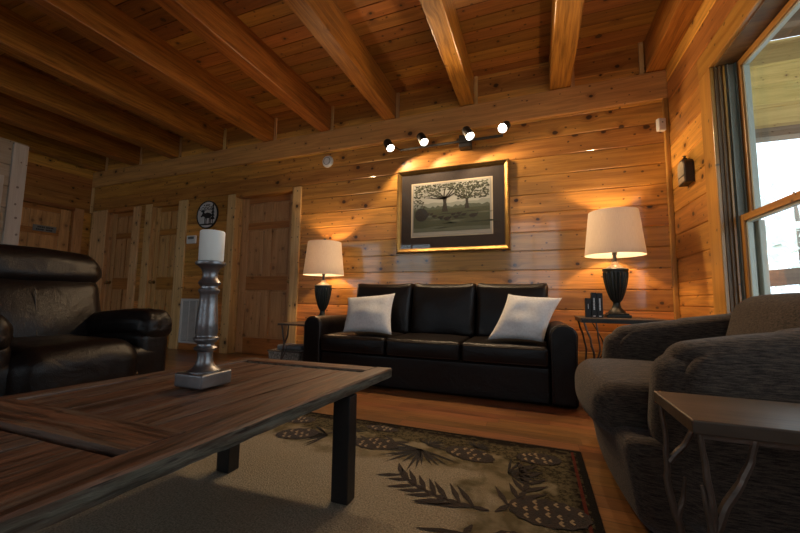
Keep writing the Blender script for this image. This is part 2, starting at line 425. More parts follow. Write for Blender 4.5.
b = M('floor'); b.box(XL - .2, XR + .2, YF - .2, YB + .3, -.06, 0.); struct(b.build('floor'))
b = M('ceil')
n = int((YB - YF) / .138) + 1
for i in range(n):                                        # ceiling boards with open V joints
    y0 = YF + i * .138 if False else -3.45 + i * .138
    b.quad((XL, y0, ZC + .006), (XR, y0, ZC + .006), (XR, y0 + .005, ZC), (XL, y0 + .005, ZC))
    b.quad((XL, y0 + .005, ZC), (XR, y0 + .005, ZC), (XR, y0 + .133, ZC), (XL, y0 + .133, ZC))
    b.quad((XL, y0 + .133, ZC), (XR, y0 + .133, ZC), (XR, y0 + .138, ZC + .006), (XL, y0 + .138, ZC + .006))
b.box(XL - .2, XR + .2, YF - .2, YB + .2, ZC + .02, ZC + .12)
struct(b.build('ceiling', fix=False))

# back wall with openings for three doors (x0, x1, head height)
doors = [(-6.35, -5.72, 2.04), (-5.31, -4.75, 2.05), (-3.70, -2.77, 2.05)]
b = M('wall_x'); xs = XL - .14
for x0, x1, zt in doors:
    planks_x(b, xs, x0, 0, ZC, YB, ZSX); planks_x(b, x0, x1, zt, ZC, YB, ZSX); xs = x1
planks_x(b, xs, XR + .14, 0, ZC, YB, ZSX)
b.mat('panel_z').box(XL, XR, YB + .121, YB + .14, 0, ZC)
struct(b.build('wall_back', fix=False))

# header board, frieze trim strips, beams
b = M('header'); b.box(XL, XR, YB - .03, YB + .004, 2.483, 2.735, .004); struct(b.build('trim_1'))
beam_r = [1.098, .354, -.55, -1.42, -2.27, -3.12, -3.985, -4.84, -5.69, -6.52]
for i, xr in enumerate(beam_r):
    w = [.145, .185, .145, .15, .15, .16, .16, .16, .16, .16][i]
    b = M('beam'); b.box(-w / 2, w / 2, YF + .02, YB - .005, 2.742, ZC + .004, .007)
    o = struct(b.build('ceiling_beam', loc=(xr - w / 2, 0, 0)))
    if xr < 1:
        b = M('trim_z'); b.box(xr + .002, xr + .035, YB - .018, YB + .004, 2.737, ZC - .002, .002); struct(b.build('trim_%d' % (i + 10)))
b = M('trim_z'); b.box(XR - .155 - .035, XR - .155, YB - .018, YB + .004, 2.737, ZC - .002); struct(b.build('trim_10'))
b = M('strip'); b.box(XR - .035, XR - .0005, YB - .03, YB + .003, 0., 2.482, .006); struct(b.build('trim_2'))
b = M('trim_z'); b.box(XL + .001, XL + .035, YB - .028, YB + .003, 2.06, 2.482, .006); struct(b.build('trim_3'))
b = M('rail_x')
for x0, x1 in ((-5.55, -5.45), (-4.57, -3.83), (-2.64, 1.06)): b.box(x0, x1, YB - .016, YB + .003, 0, .10, .003)
struct(b.build('baseboard_back'))

# left wall
b = M('wall_y')
planks_y(b, YF, 2.45, 0, ZC, XL, ZSX, -1); planks_y(b, 3.32, YB + .1, 0, ZC, XL, ZSX, -1); planks_y(b, 2.45, 3.32, 2.05, ZC, XL, ZSX, -1)
b.box(XL - .16, XL - .145, 2.4, 3.4, 0, 2.1)
struct(b.build('wall_left', fix=False))

# doors
def six_panel(w, h, mats):
    """six panel door leaf in local coordinates, face towards -y, x 0..w"""
    b = MB(); st = min(.13, w * .17); cs = min(.12, w * .13); c = w / 2
    rz = [(0, .20), (.81, .99), (1.61, 1.70), (1.965, h)]
    b.mat(mats[0])
    b.box(0, st, 0, .035, 0, h, .002); b.box(w - st, w, 0, .035, 0, h, .002); 
    pz = [(.20, .81), (.99, 1.61), (1.70, 1.965)]
    for a, z in pz: b.box(c - cs / 2, c + cs / 2, .001, .035, a, z, .002)
    b.mat(mats[1])
    for a, z in rz: b.box(st, w - st, .0005, .035, a, z, .002)
    b.mat(mats[0])
    for a, z in pz:
        for x0, x1 in ((st, c - cs / 2), (c + cs / 2, w - st)):
            b.box(x0, x1, .018, .03, a, z)
            b.box(x0 + .022, x1 - .022, .007, .02, a + .025, z - .025, .006)
    return b
def knob(parent, x, z, side='x'):
    b = M('brass'); b.lathe([(.001, 0), (.027, .0), (.027, .006), (.010, .010), (.009, .030), (.020, .038), (.027, .05), (.024, .062), (.012, .068), (.001, .069)], seg=20)
    o = b.build('knob', parent, (x, 0, z), smooth=True); o.rotation_euler.x = R(90); return o
def door(idx, x0, x1, y, zt, knobx=None, hingex=None):
    w = x1 - x0
    o = struct(six_panel(w - .006, zt - .006, ('panel_z', 'rail_x')).build('door_%d' % idx, loc=(x0 + .003, y, .004)))
    if knobx is not None: knob(o, knobx, .92)
    if hingex is not None:
        for z in (.28, 1.08, 1.85):
            b = M('brass'); b.box(hingex - .012, hingex + .012, -.004, .002, z, z + .09); b.tube([(hingex, -.006, z), (hingex, -.006, z + .09)], .006, 8); b.build('hinge', o)
    return o
door(1, -6.35, -5.72, YB + .07, 2.04, knobx=.055)
door(2, -5.31, -4.75, YB + .05, 2.05, knobx=.055, hingex=.53)
door(3, -3.70, -2.77, YB + .10, 2.05, knobx=.86)
def casing(idx, x0, x1, jl, jr, y, zt, cl, cr, mats='trim_z'):
    """casing boards left x0..cl and right cr..x1, and jambs back to depth y"""
    b = M(mats)
    b.box(x0, cl, YB - .024, YB + .002, 0, zt + .035, .003); b.box(cr, x1, YB - .024, YB + .002, 0, zt + .035, .003)
    b.mat('panel_zy'); b.box(cl - .004, cl + .010, YB - .02, y - .0, 0, zt + .0, .001); b.box(cr - .010, cr + .004, YB - .02, y, 0, zt, .001)
    b.box(cl + .008, cl + .022, y - .035, y - .003, 0, zt, .002); b.box(cr - .022, cr - .008, y - .035, y - .003, 0, zt, .002)
    b.mat('rail_x').box(cl, cr, YB - .012, y + .01, zt - .008, zt + .012); b.box(cl, cr, YB - .014, YB, zt + .0, zt + .05, .003)
    return struct(b.build('trim_%d' % idx))
casing(31, -6.72, -5.575, 0, 0, YB + .07, 2.04, -6.35, -5.72)
casing(32, -5.45, -4.586, 0, 0, YB + .05, 2.05, -5.31, -4.75)
casing(33, -3.825, -2.654, 0, 0, YB + .10, 2.05, -3.70, -2.77)
# door in the left wall, seen from +x; built along local x then turned
o = struct(six_panel(.85, 2.04, ('panel_z', 'rail_x')).build('door_4', loc=(XL - .05, 2.457, .004))); o.rotation_euler.z = R(90)
knob(o, .06, .92)
for z in (.28, 1.72):
    bb = M('brass'); bb.box(.845, .865, -.005, .002, z, z + .09); bb.build('hinge', o)
b = M('panel_zy'); b.box(XL - .002, XL + .024, 3.32, 3.44, 0, 2.09, .003); b.box(XL - .002, XL + .024, 2.33, 2.45, 0, 2.09, .003)
b.mat('rail_y'); b.box(XL - .002, XL + .018, 2.45, 3.32, 2.05, 2.10, .003); b.box(XL - .05, XL, 3.314, 3.32, 0, 2.05); struct(b.build('trim_34'))

# pale partition at far left
b = M('pale_y'); planks_y(b, -.6, 1.69, 0, 2.10, -4.5, [.1 + .2 * k for k in range(12)], -1, .10); b.box(-4.6, -4.5, -.6, 1.79, 2.10, 2.135, .003)
b.box(-4.6, -4.505, 1.69, 1.785, 0, 2.10)
b.mat('pale_z').box(-4.51, -4.478, 1.685, 1.79, 0, 2.12, .004)
struct(b.build('wall_partition', fix=False))
b = M('pale_z'); b.box(-4.5, -4.474, .75, 1.645, 1.30, 1.79, .004); b.mat('pale_y').box(-4.48, -4.470, .84, 1.56, 1.38, 1.71); struct(b.build('trim_35'))

# right wall with two double-hung windows
win = [(1.52, 2.72), (.12, 1.32)]; WZ0, WZ1 = .58, 2.235
b = M('wall_y'); TH = .17
planks_y(b, 2.72, YB, 0, ZC, XR, ZSY, 1, TH); planks_y(b, 1.52, 2.72, WZ1, ZC, XR, ZSY, 1, TH); planks_y(b, 1.52, 2.72, 0, WZ0, XR, ZSY, 1, TH)
planks_y(b, 1.32, 1.52, 0, ZC, XR, ZSY, 1, TH); planks_y(b, .12, 1.32, WZ1, ZC, XR, ZSY, 1, TH); planks_y(b, .12, 1.32, 0, WZ0, XR, ZSY, 1, TH)
planks_y(b, YF, .12, 0, ZC, XR, ZSY, 1, TH)
struct(b.build('wall_right', fix=False))
for i, (y0, y1) in enumerate(win):
    o = M('wintrim')
    o.box(XR - .022, XR + .002, y1 - .002, y1 + .155, WZ0 - .10, WZ1 + .0, .004)
    o.box(XR - .022, XR + .002, y0 - (.09 if i == 0 else .155), y0 + .002, WZ0 - .10, WZ1, .004)
    o.mat('winhead'); o.box(XR - .024, XR + .002, y0 - .09, y1 + .155, WZ1, WZ1 + .15, .004); o.box(XR - .05, XR + .01, y0 - .09, y1 + .16, WZ0 - .03, WZ0 + .0, .004)
    # jamb liners
    o.mat('jamb'); o.box(XR + .0, XR + .055, y1 - .008, y1 + .001, WZ0, WZ1); o.box(XR, XR + .055, y0 - .001, y0 + .008, WZ0, WZ1)
    o.box(XR, XR + TH, y0, y1, WZ1 - .008, WZ1 + .001)
    o.box(XR + .018, XR + .030, y1 - .018, y1, WZ0, WZ1 - .01, .002); o.box(XR + .018, XR + .030, y0, y0 + .018, WZ0, WZ1 - .01, .002)
    o.mat('wintrim').box(XR + .038, XR + .05, y1 - .02, y1, WZ0, WZ1 - .01, .002)
    o.mat('vinyl'); o.box(XR + .055, XR + TH, y1 - .012, y1 + .001, WZ0, WZ1); o.box(XR + .055, XR + TH, y0 - .001, y0 + .012, WZ0, WZ1); o.box(XR + .05, XR + TH, y0, y1, WZ0 - .01, WZ0 + .012)
    for x in (.058, .098): o.box(XR + x, XR + x + .006, y1 - .03, y1 - .01, WZ0, WZ1 - .01, .001)
    w = struct(o.build('window_%d' % (i + 1)))
    zm = 1.235
    for nm, x, z0, z1, rail in (('lower_sash', XR + .066, WZ0 + .01, zm + .018, 0), ('upper_sash', XR + .106, zm - .02, WZ1 - .012, 1)):
        s = M('sash'); st = .05; a0, a1 = y0 + .014, y1 - .014
        s.box(x, x + .032, a1 - st, a1, z0, z1, .003); s.box(x, x + .032, a0, a0 + st, z0, z1, .003)
        s.mat('winhead'); s.box(x, x + .032, a0 + st, a1 - st, z0, z0 + (.045 if rail else .07), .003); s.box(x, x + .032, a0 + st, a1 - st, z1 - .04, z1, .003)
        s.mat('vinyl_l')
        s.box(x + .010, x + .036, a1 - st - .014, a1 - st, z0 + .04, z1 - .04); s.box(x + .010, x + .036, a0 + st, a0 + st + .014, z0 + .04, z1 - .04)
        s.box(x + .010, x + .036, a0 + st, a1 - st, z1 - .052, z1 - .04)
        so = s.build(nm, w)
        g = M('glass'); g.box(x + .014, x + .018, a0 + st + .002, a1 - st - .002, z0 + .03, z1 - .03); g.build('pane', so)
    s = M('vinyl_l')
    for k in range(7): s.box(XR + .14 + k * .004, XR + .142 + k * .004, y1 - .02, y1 - .012, WZ0 + .012, WZ1 - .01)
    s.box(XR + .14, XR + TH - .002, y1 - .055, y1 - .02, WZ0 + .012, zm - .02, .002); s.box(XR + .15, XR + TH - .002, y1 - .03, y1 - .02, zm, WZ1 - .01, .002)
    for k in range(4): s.box(XR + .138, XR + .141, y1 - .052 + k * .009, y1 - .048 + k * .009, WZ0 + .012, zm - .02)
    s.build('screen_track', w)

# unseen rear wall behind the camera; its three windows are guessed for daylight
b = M('wall_x')
rw = [(-6.2, -4.7, .9, 2.55), (-4.2, -3.0, .95, 2.45), (-.62, .62, .85, 2.98)]  # leftmost window added to throw cool light on the left doors
xs = XL
def rear(x0, x1, z0, z1): b.box(x0, x1, YF - .14, YF, z0, z1)
for x0, x1, z0, z1 in rw:
    rear(xs, x0, 0, ZC); rear(x0, x1, 0, z0); rear(x0, x1, z1, ZC); xs = x1
rear(xs, XR, 0, ZC); struct(b.build('wall_rear'))
for i, (x0, x1, z0, z1) in enumerate(rw):
    f = M('wintrim'); 
    for a, c_, d, e in ((x0 - .09, x0, z0 - .09, z1 + .09), (x1, x1 + .09, z0 - .09, z1 + .09), (x0, x1, z0 - .09, z0), (x0, x1, z1, z1 + .09), ((x0 + x1) / 2 - .025, (x0 + x1) / 2 + .025, z0, z1), (x0, x1, (z0 + z1) / 2 - .02, (z0 + z1) / 2 + .02)):
        f.box(a, c_, YF - .02, YF + .02, d, e, .003)
    w = struct(f.build('window_%d' % (i + 3))); g = M('glass'); g.box(x0, x1, YF - .07, YF - .065, z0, z1); g.build('pane', w)

# ------------------------------------------------------------------ outside
b = M('hill'); b.box(-30, 40, -30, 34, -1.2, -1.0); struct(b.build('ground'))
b = M('deck'); b.box(XR + TH + .001, 4.4, -2, 6.5, -.12, -.02); struct(b.build('porch_floor'))
b = M('porch'); planks_x(b, XR + TH + .01, 4.6, 2.36, 3.22, 4.2, [2.36 + .205 * k for k in range(5)], .08)
b.mat('porch_dark'); b.box(XR + TH + .01, 4.6, 4.16, 4.30, 2.27, 2.355)
struct(b.build('porch_gable', fix=False))
b = M('porch_dark'); b.box(XR + TH, 4.6, -2.2, 4.16, 3.20, 3.28)
for k in range(8): b.box(XR + TH, 4.6, -1.9 + k * .8, -1.82 + k * .8, 3.06, 3.20)
b.box(XR + TH, XR + TH + .05, -2.2, 4.1, 2.95, 3.2)
struct(b.build('porch_roof'))
b = M('pole'); b.box(4.3, 4.42, 4.14, 4.26, -.02, 2.4); b.box(4.3, 4.42, -.8, -.68, -.02, 3.2); struct(b.build('porch_post'))
# porch armchair with curved top slats
t = thing('porch_chair', 'brown wooden porch chair with curved back rails outside the window', 'chair', (2.3, 4.0, -.02), R(10))
def arcrail(z, h, dz):
    b = M('bench'); n = 12
    for k in range(n):
        a, c = -.62 + 1.24 * k / n, -.62 + 1.24 * (k + 1) / n
        za, zc = z - dz * (a / .62) ** 2, z - dz * (c / .62) ** 2
        v = [(a, 0, za), (c, 0, zc), (c, 0, zc + h), (a, 0, za + h)]; w = [(x, .035, q) for x, _, q in v]
        b.quad(*v); b.quad(*w[::-1]); b.quad(v[3], v[2], w[2], w[3]); b.quad(v[0], w[0], w[1], v[1])
        if k == 0: b.quad(v[0], v[3], w[3], w[0])
        if k == n - 1: b.quad(v[1], w[1], w[2], v[2])
    return b
arcrail(.92, .14, .06).build('top_rail', t); arcrail(.74, .09, .05).build('back_rail', t); arcrail(.55, .09, .0).build('back_rail', t)
for x in (-.6, .6):
    M('bench').box(x - .03, x + .03, -.01, .05, 0, .9, .004).build('leg', t); M('bench').box(x - .03, x + .03, -.62, -.56, 0, .62, .004).build('leg', t)
    M('bench').box(x - .05, x + .05, -.64, .02, .62, .65, .006).build('armrest', t)
b = M('bench')
for k in range(6): b.box(-.6, .6, -.58 + k * .095, -.50 + k * .095, .40, .425, .003)
b.build('seat', t)
tree_l = ['pale leafy tree beyond the porch, nearest the window', 'pale leafy tree behind the porch chair', 'pale leafy tree farther out beyond the porch', 'pale leafy tree at the edge of the porch view', 'pale leafy tree deep in the hillside']
for i, (x, y, h) in enumerate([(9, 9, 5), (13, 17, 7), (20, 12, 7), (8, 15, 6), (24, 26, 8)]):
    t = thing('tree', tree_l[i], 'tree', (x, y, -1.0), 0, 'trees beyond the porch')
    random.seed(40 + i)
    M('bark').tube([(0, 0, 0), (.05, .05, h * .4), (-.05, .1, h * .9)], [.16, .12, .03], 8).build('trunk', t)
    b = M('leaf')
    for k in range(260):
        u = Vector((random.gauss(0, 1), random.gauss(0, 1), random.gauss(0, 1))).normalized() * (random.random() ** .4)
        p = Vector((u.x * h * .33, u.y * h * .33, h * .62 + u.z * h * .36)); r = random.uniform(.12, .3)
        a = Vector((random.gauss(0, 1), random.gauss(0, 1), random.gauss(0, 1))).normalized(); c = a.orthogonal().normalized()
        d = a.cross(c); b.quad(p - c * r, p - d * r * .6, p + c * r, p + d * r * .6)
    b.build('foliage', t, fix=False)

# ------------------------------------------------------------------ rug
b = M('rug'); b.box(-1.95, .19, -.75, 1.955, .001, .011, .003)
def leafshape(bb, p, q, w, z):
    p, q = Vector(p), Vector(q); d = q - p; nrm = Vector((-d.y, d.x)).normalized() * w
    m = p + d * .45; 
    pts = [p - nrm * .25, m - nrm, q, m + nrm, p + nrm * .25]
    vs = [bb.bm.verts.new((v.x, v.y, z)) for v in pts]; bb._f(vs)
def spray(bb, c, ang, n, spread, L, w=.006, z=.0135):
    for k in range(n):
        a = ang + spread * (k / (n - 1) - .5) + random.uniform(-.08, .08); l = L * random.uniform(.75, 1.05)
        leafshape(bb, c, (c[0] + l * math.cos(a), c[1] + l * math.sin(a)), w, z)
def branch(bb, p, q, nn, L, z=.0132, w=.012, bend=.05):
    p, q = Vector(p), Vector(q); d = q - p; nrm = Vector((-d.y, d.x)).normalized(); last = p
    for k in range(nn):
        f = (k + 1) / nn; c = p + d * f + nrm * bend * math.sin(f * 3.1)
        leafshape(bb, last, c + (c - last) * .4, w, z); last = c
        a = math.atan2(d.y, d.x)
        for sg in (-1, 1):
            aa = a + sg * R(48) + random.uniform(-.12, .12); l = L * (1 - .45 * f) * random.uniform(.8, 1.1)
            mid = (c.x + l * .55 * math.cos(aa), c.y + l * .55 * math.sin(aa)); aa -= sg * .35
            leafshape(bb, c, (mid[0] + l * .55 * math.cos(aa), mid[1] + l * .55 * math.sin(aa)), w * .95, z + .0003)
def cone(bb, c, ang, L, W):
    ca, sa = math.cos(ang), math.sin(ang)
    def put(m, pts, z):
        bb.mat(m); bb._f([bb.bm.verts.new((c[0] + ca * u - sa * v, c[1] + sa * u + ca * v, z)) for u, v in pts])
    put('rug_brown', [(L * 1.05 * math.cos(2 * math.pi * k / 28) * (1 + .06 * (k % 2)), W * 1.05 * math.sin(2 * math.pi * k / 28) * (1 + .10 * (k % 2))) for k in range(28)], .0137)
    n = 7
    for r in range(n):
        u = (r / (n - 1) - .5) * 1.75 * L; hw = W * math.sqrt(max(0, 1 - (u / L) ** 2)); m = max(1, int(hw / .016))
        for k in range(m):
            v = ((k + .5) / m - .5) * 2 * hw + (r % 2) * .005
            a, w_ = .0135, .016
            put('rug_tan' if (r + k) % 3 else 'rug_black', [(u - a, v - w_ * .2), (u - a * .2, v - w_), (u + a * .3, v - w_ * .5), (u - a * .35, v), (u + a * .3, v + w_ * .5), (u - a * .2, v + w_), (u - a, v + w_ * .2)], .0141 + r * .0001)
random.seed(11)
b.mat('rug_brown')
cone(b, (-.75, 1.66), .15, .105, .062); cone(b, (-.30, 1.72), -.25, .11, .06); cone(b, (-.0, 1.79), .2, .09, .055)
cone(b, (.03, 1.36), .1, .12, .075); cone(b, (-1.18, 1.62), .5, .1, .065); cone(b, (-.80, 1.86), 0, .09, .035); cone(b, (-1.3, 1.80), .3, .09, .05)
b.mat('rug_black'); spray(b, (-.52, 1.68), R(-105), 15, R(170), .22, .008); spray(b, (-.50, 1.74), R(60), 9, R(150), .12); spray(b, (-1.02, 1.66), R(200), 12, R(120), .20, .006); spray(b, (-.95, 1.74), R(110), 9, R(150), .13)
spray(b, (-.28, 1.80), R(70), 9, R(140), .1); spray(b, (-.12, 1.60), R(20), 9, R(140), .16)
b.mat('rug_brown'); branch(b, (-.16, 1.30), (-.52, 1.42), 8, .17, bend=.04); branch(b, (-.14, 1.30), (-.06, 1.66), 6, .13, bend=-.05); branch(b, (-.2, 1.2), (-.42, .95), 7, .16)
branch(b, (.0, 1.22), (.1, .85), 7, .13); branch(b, (-.6, 1.74), (-1.0, 1.72), 6, .1)
cone(b, (-.1, 1.1), 1.2, .11, .07); cone(b, (.04, .62), 1.4, .11, .07); b.mat('rug_black'); spray(b, (-.3, .75), R(160), 13, R(150), .2, .006); spray(b, (-.1, .4), R(150), 13, R(150), .2, .006)
tag(b.build('area_rug', fix=False), 'olive and beige area rug with pine cone and needle border', 'rug')

# ------------------------------------------------------------------ coffee table
TT, TU = .42, .378
cor = dict(fl=(-1.351, 1.44), fr=(-.593, 1.475), nl=(-1.575, -.15), nr=(-.708, -.15))
def qmap(p):                                   # x 0..1 across, y 0..1 from near to far
    u, v = p.x, p.y
    a = Vector(cor['nl']).lerp(Vector(cor['nr']), u); c = Vector(cor['fl']).lerp(Vector(cor['fr']), u); q = a.lerp(c, v)
    return Vector((q.x, q.y, p.z))
def vy(y): return (y + .15) / 1.61
ct = thing('coffee_table', 'long low coffee table of reclaimed red-brown planks on black legs', 'table', (0, 0, 0))
random.seed(5)
def rough_rail(name, u0, u1, v0, v1, matt, mats, nseg=26, along='v'):
    """thick board with a chipped lower edge; top face matt, sides mats"""
    b = MB(); n = nseg
    def jit(k, s): return noise.noise(Vector((k * .7, s * 3.1, 1.7))) 
    rows = []
    for k in range(n + 1):
        f = k / n
        e = .0035 * jit(k, u0 + 2); e2 = .004 * jit(k * 1.7, u1 + 5); zc = .003 * jit(k * 2.3, 9)
        if along == 'v':
            v = v0 + (v1 - v0) * f
            ring = [(u0, v, TU), (u1 + e2, v, TU + .004 + zc), (u1 + e, v, TT - .006), (u1 - .006 + e, v, TT), (u0 + .004, v, TT), (u0, v, TT - .004)]
        else:
            u = u0 + (u1 - u0) * f
            ring = [(u, v0, TU), (u, v1 + e2 * .5, TU + .004 + zc), (u, v1 + e * .5, TT - .005), (u, v1 - .003 + e * .5, TT), (u, v0 + .003, TT), (u, v0, TT - .004)]
        rows.append([b.bm.verts.new(qmap(Vector(p))) for p in ring])
    for r0, r1 in zip(rows, rows[1:]):
        for i in range(6):
            b.mat(matt if i in (3, 2, 4) else mats); b._f([r0[i], r0[(i + 1) % 6], r1[(i + 1) % 6], r1[i]])
    b.mat(mats); b._f(rows[0]); b._f(rows[-1][::-1])
    return b.build(name, ct, smooth=30)
rough_rail('side_rail', .905, 1.0, 0, 1, 'rc_y', 'rc_side', 60)
b = MB(); b.mat('rc_y').box(0, .085, 0, 1, TU, TT, .003, qmap); b.build('side_rail', ct)
rough_rail('end_rail', .087, .903, vy(1.375), 1.0, 'rc_x', 'rc_side', 20, 'u')
b = M('rc_x'); b.box(.087, .903, 0, vy(-.06), TU, TT, 0, qmap); b.build('end_rail', ct)
b = M('rc_x'); b.box(.087, .903, vy(.48), vy(.595), TU, TT + .001, 0, qmap); b.build('cross_rail', ct)
for v0, v1, sd, gp in ((vy(.597), vy(1.352), 1, 1), (vy(-.058), vy(.458), 2, 1)):
    b = M('rc_y'); npl = 6
    for k in range(npl):
        u0 = .089 + .812 * k / npl; u1 = .089 + .812 * (k + 1) / npl - .0045
        b.box(u0, u1, v0, v1, TU + .005, TT - .004 - .002 * random.random(), .0, qmap)
    b.build('plank_panel', ct)
b = M('blackp'); b.box(.085, .905, vy(-.055), vy(1.38), TU - .004, TU + .004, 0, qmap); b.build('underside', ct)
for x, y in ((-.65, 1.17), (-1.20, 1.185), (-.775, .03), (-1.36, .03)):
    b = M('black_metal'); b.box(x - .033, x + .033, y - .028, y + .028, .0115, TU - .004, .003); b.build('leg', ct)

# ------------------------------------------------------------------ candle holder and candle
t = thing('candle_holder', 'tall turned pewter candle holder standing on the coffee table', 'candle holder', (-1.065, .925, TT + .0012))
b = M('pewter'); b.rbox((0, 0, .023), (.062, .062, .0228), .006, 4); b.build('base', t, smooth=True)
prof = [(.050, .0458), (.050, .050), (.044, .054), (.036, .060), (.029, .070), (.0255, .082), (.0235, .10), (.0245, .112), (.034, .118), (.037, .123), (.034, .128), (.027, .132), (.026, .138), (.034, .145), (.040, .153), (.040, .158), (.034, .163),
        (.033, .168), (.0355, .175), (.0335, .215), (.030, .27), (.0275, .305), (.0305, .312), (.034, .318), (.034, .323), (.028, .328), (.0275, .335), (.034, .342), (.0365, .347), (.033, .353), (.026, .360), (.0235, .372), (.025, .386), (.031, .398), (.040, .406), (.0475, .410), (.049, .415), (.0475, .421), (.040, .423), (.001, .423)]
b = M('pewter'); b.lathe(prof, seg=40); b.build('turned_column', t, smooth=35)
t = thing('pillar_candle', 'ivory pillar candle on top of the pewter holder', 'candle', (-1.065, .925, TT + .0012 + .4235))
b = M('wax'); b.lathe([(.038, 0), (.040, .003), (.0405, .10), (.0395, .105), (.037, .107), (.02, .104), (.001, .103)], seg=40); b.build('wax_body', t, smooth=50)
M('wick').tube([(0, 0, .102), (.001, 0, .115)], .0012, 6).build('wick', t)

# ------------------------------------------------------------------ sofa
sofa = thing('sofa', 'three-seat dark brown leather sofa under the framed picture', 'sofa', (-.84, 2.70, 0))
L = 'leather'
def nz(p, s, k): return noise.noise(Vector(p) * s + Vector((k, k * 1.3, 0)))
def wrink(amt, sc, k): return lambda p: p + Vector((nz(p, sc, k), nz(p, sc, k + 9), nz(p, sc, k + 17))) * amt
b = M(L); b.rbox((0, .39, .135), (.93, .375, .128), .02, 8, lambda p, u: p + Vector((0, -.004 * (1 - u.x ** 2) * (u.y < 0), 0))); b.build('base', sofa, smooth=True)
for sx, nm in ((-1, 'l'), (1, 'r')):
    def af(p, u, sx=sx):
        q = p.copy(); rr = .085; t_ = (q.z - (.277 - rr)) / rr
        if t_ > 0: t_ = min(1, t_); q.x *= (.092 - rr + rr * math.sqrt(max(0, 1 - t_ * t_))) / .092
        else: q.x *= 1 - .10 * min(1, max(0, -t_ / 3.)) ** .7
        q.z += -.008 * (u.y + 1) * (u.z > .5)
        return q + Vector((1, 1, 1)) * .0015 * nz(p, 9, sx)
    b = M(L); b.rbox((sx * 1.018, .42, .285), (.092, .418, .277), .022, 26, af, K=3); a = b.build('arm', sofa, smooth=True)
    b = M('piping'); pts = []
    for k in range(25):
        an = math.pi * k / 24; pts.append((sx * 1.018 + .078 * math.cos(an), -.0015 + .006, .475 + .075 * math.sin(an)))
    pts = [(sx * 1.018 + .078, .0045, .03)] + pts + [(sx * 1.018 - .078, .0045, .03)]
    b.tube(pts, .0045, 6); b.build('piping', a, smooth=True)
b = M(L); b.rbox((0, .80, .42), (.925, .043, .40), .03, 10); b.build('back', sofa, smooth=True)
for k in range(3):
    cx = -.615 + .615 * k
    def sf(p, u, k=k):
        q = p.copy(); f = (1 - u.x ** 2) * (1 - u.y ** 2)
        q.z += .014 * f * (1 if u.z > 0 else 0); q.y -= .010 * (1 - u.x ** 4) * (1 if u.y < 0 else 0) * (1 - u.z ** 2)
        return q + Vector((0, 1, 1)) * .0025 * nz(p, 11, k * 3)
    b = M(L); b.rbox((cx, .345, .332), (.304, .36, .072), .028, 12, sf); sc = b.build('seat_cushion', sofa, smooth=True)
    for zz in (.385, .279):
        b = M('piping'); b.tube([(cx - .285, -.017, zz), (cx - .1, -.0235, zz), (cx + .1, -.0235, zz), (cx + .285, -.017, zz)], .004, 6); b.build('piping', sc, smooth=True)
for k in range(3):
    cx = -.575 + .61 * k
    def bf(p, u, k=k):
        q = p.copy(); f = (1 - u.x ** 2) * (1 - u.z ** 2)
        q.y += -.035 * f * (1 if u.y < 0 else 0)
        cr = (abs(u.x) ** 6) * (u.z > 0) * u.z ** 4; q.z += .016 * cr - .006 * (1 - u.x ** 2) * (u.z > .9)
        q.x *= 1 - .015 * (1 - u.z ** 2)
        q += Vector((.3, 1, .4)) * (.006 * nz(p, 7, k * 5 + 2) + .002 * nz(p, 22, k))
        q.y += (q.z) * .17
        return q
    b = M(L); b.rbox((cx, .60, .63), (.304, .095, .245), .05, 14, bf); bc = b.build('back_cushion', sofa, smooth=True)

def pillow(name, label, cs, th, seed):
    """cs: BL, BR, TR, TL world corners"""
    BL, BR, TR, TL = [Vector(c) for c in cs]; n = 26; b = M('pillow'); c0 = (BL + BR + TR + TL) / 4
    nrm = (BR - BL).cross(TL - BL).normalized()
    g = {}
    for sd in (-1, 1):
        for i in range(n + 1):
            for j in range(n + 1):
                u, v = 2 * i / n - 1, 2 * j / n - 1
                if sd == 1 and (i in (0, n) or j in (0, n)): g[sd, i, j] = g[-1, i, j]; continue
                pu, pv = u * (1 - .10 * (1 - v * v)), v * (1 - .10 * (1 - u * u))
                p = BL.lerp(BR, (pu + 1) / 2).lerp(TL.lerp(TR, (pu + 1) / 2), (pv + 1) / 2)
                t_ = th * (max(0, (1 - u * u) * (1 - v * v))) ** .36
                p = p + nrm * sd * (t_ + .016 * noise.noise(p * 9 + Vector((seed, 0, 0))) * (1 - u ** 4) * (1 - v ** 4))
                g[sd, i, j] = b.bm.verts.new(p - c0)
    for sd in (-1, 1):
        for i in range(n):
            for j in range(n): b._f([g[sd, i, j], g[sd, i + 1, j], g[sd, i + 1, j + 1], g[sd, i, j + 1]])
    o = b.build(name, loc=c0, smooth='all'); tag(o, label, 'pillow', 'pillows on the sofa'); return o
pillow('throw_pillow', 'light grey throw pillow at the left end of the sofa', [(-1.59, 2.78, .425), (-1.12, 2.77, .425), (-1.165, 2.95, .775), (-1.64, 2.94, .73)], .075, 3)
pillow('throw_pillow', 'light grey throw pillow leaning tilted at the right end of the sofa', [(-.345, 2.78, .425), (.05, 2.785, .427), (.195, 2.99, .75), (-.20, 2.96, .775)], .08, 8)

# ------------------------------------------------------------------ recliner
rec = thing('recliner', 'dark brown leather recliner left of the coffee table', 'recliner', (-2.45, 1.115, 0), R(0))
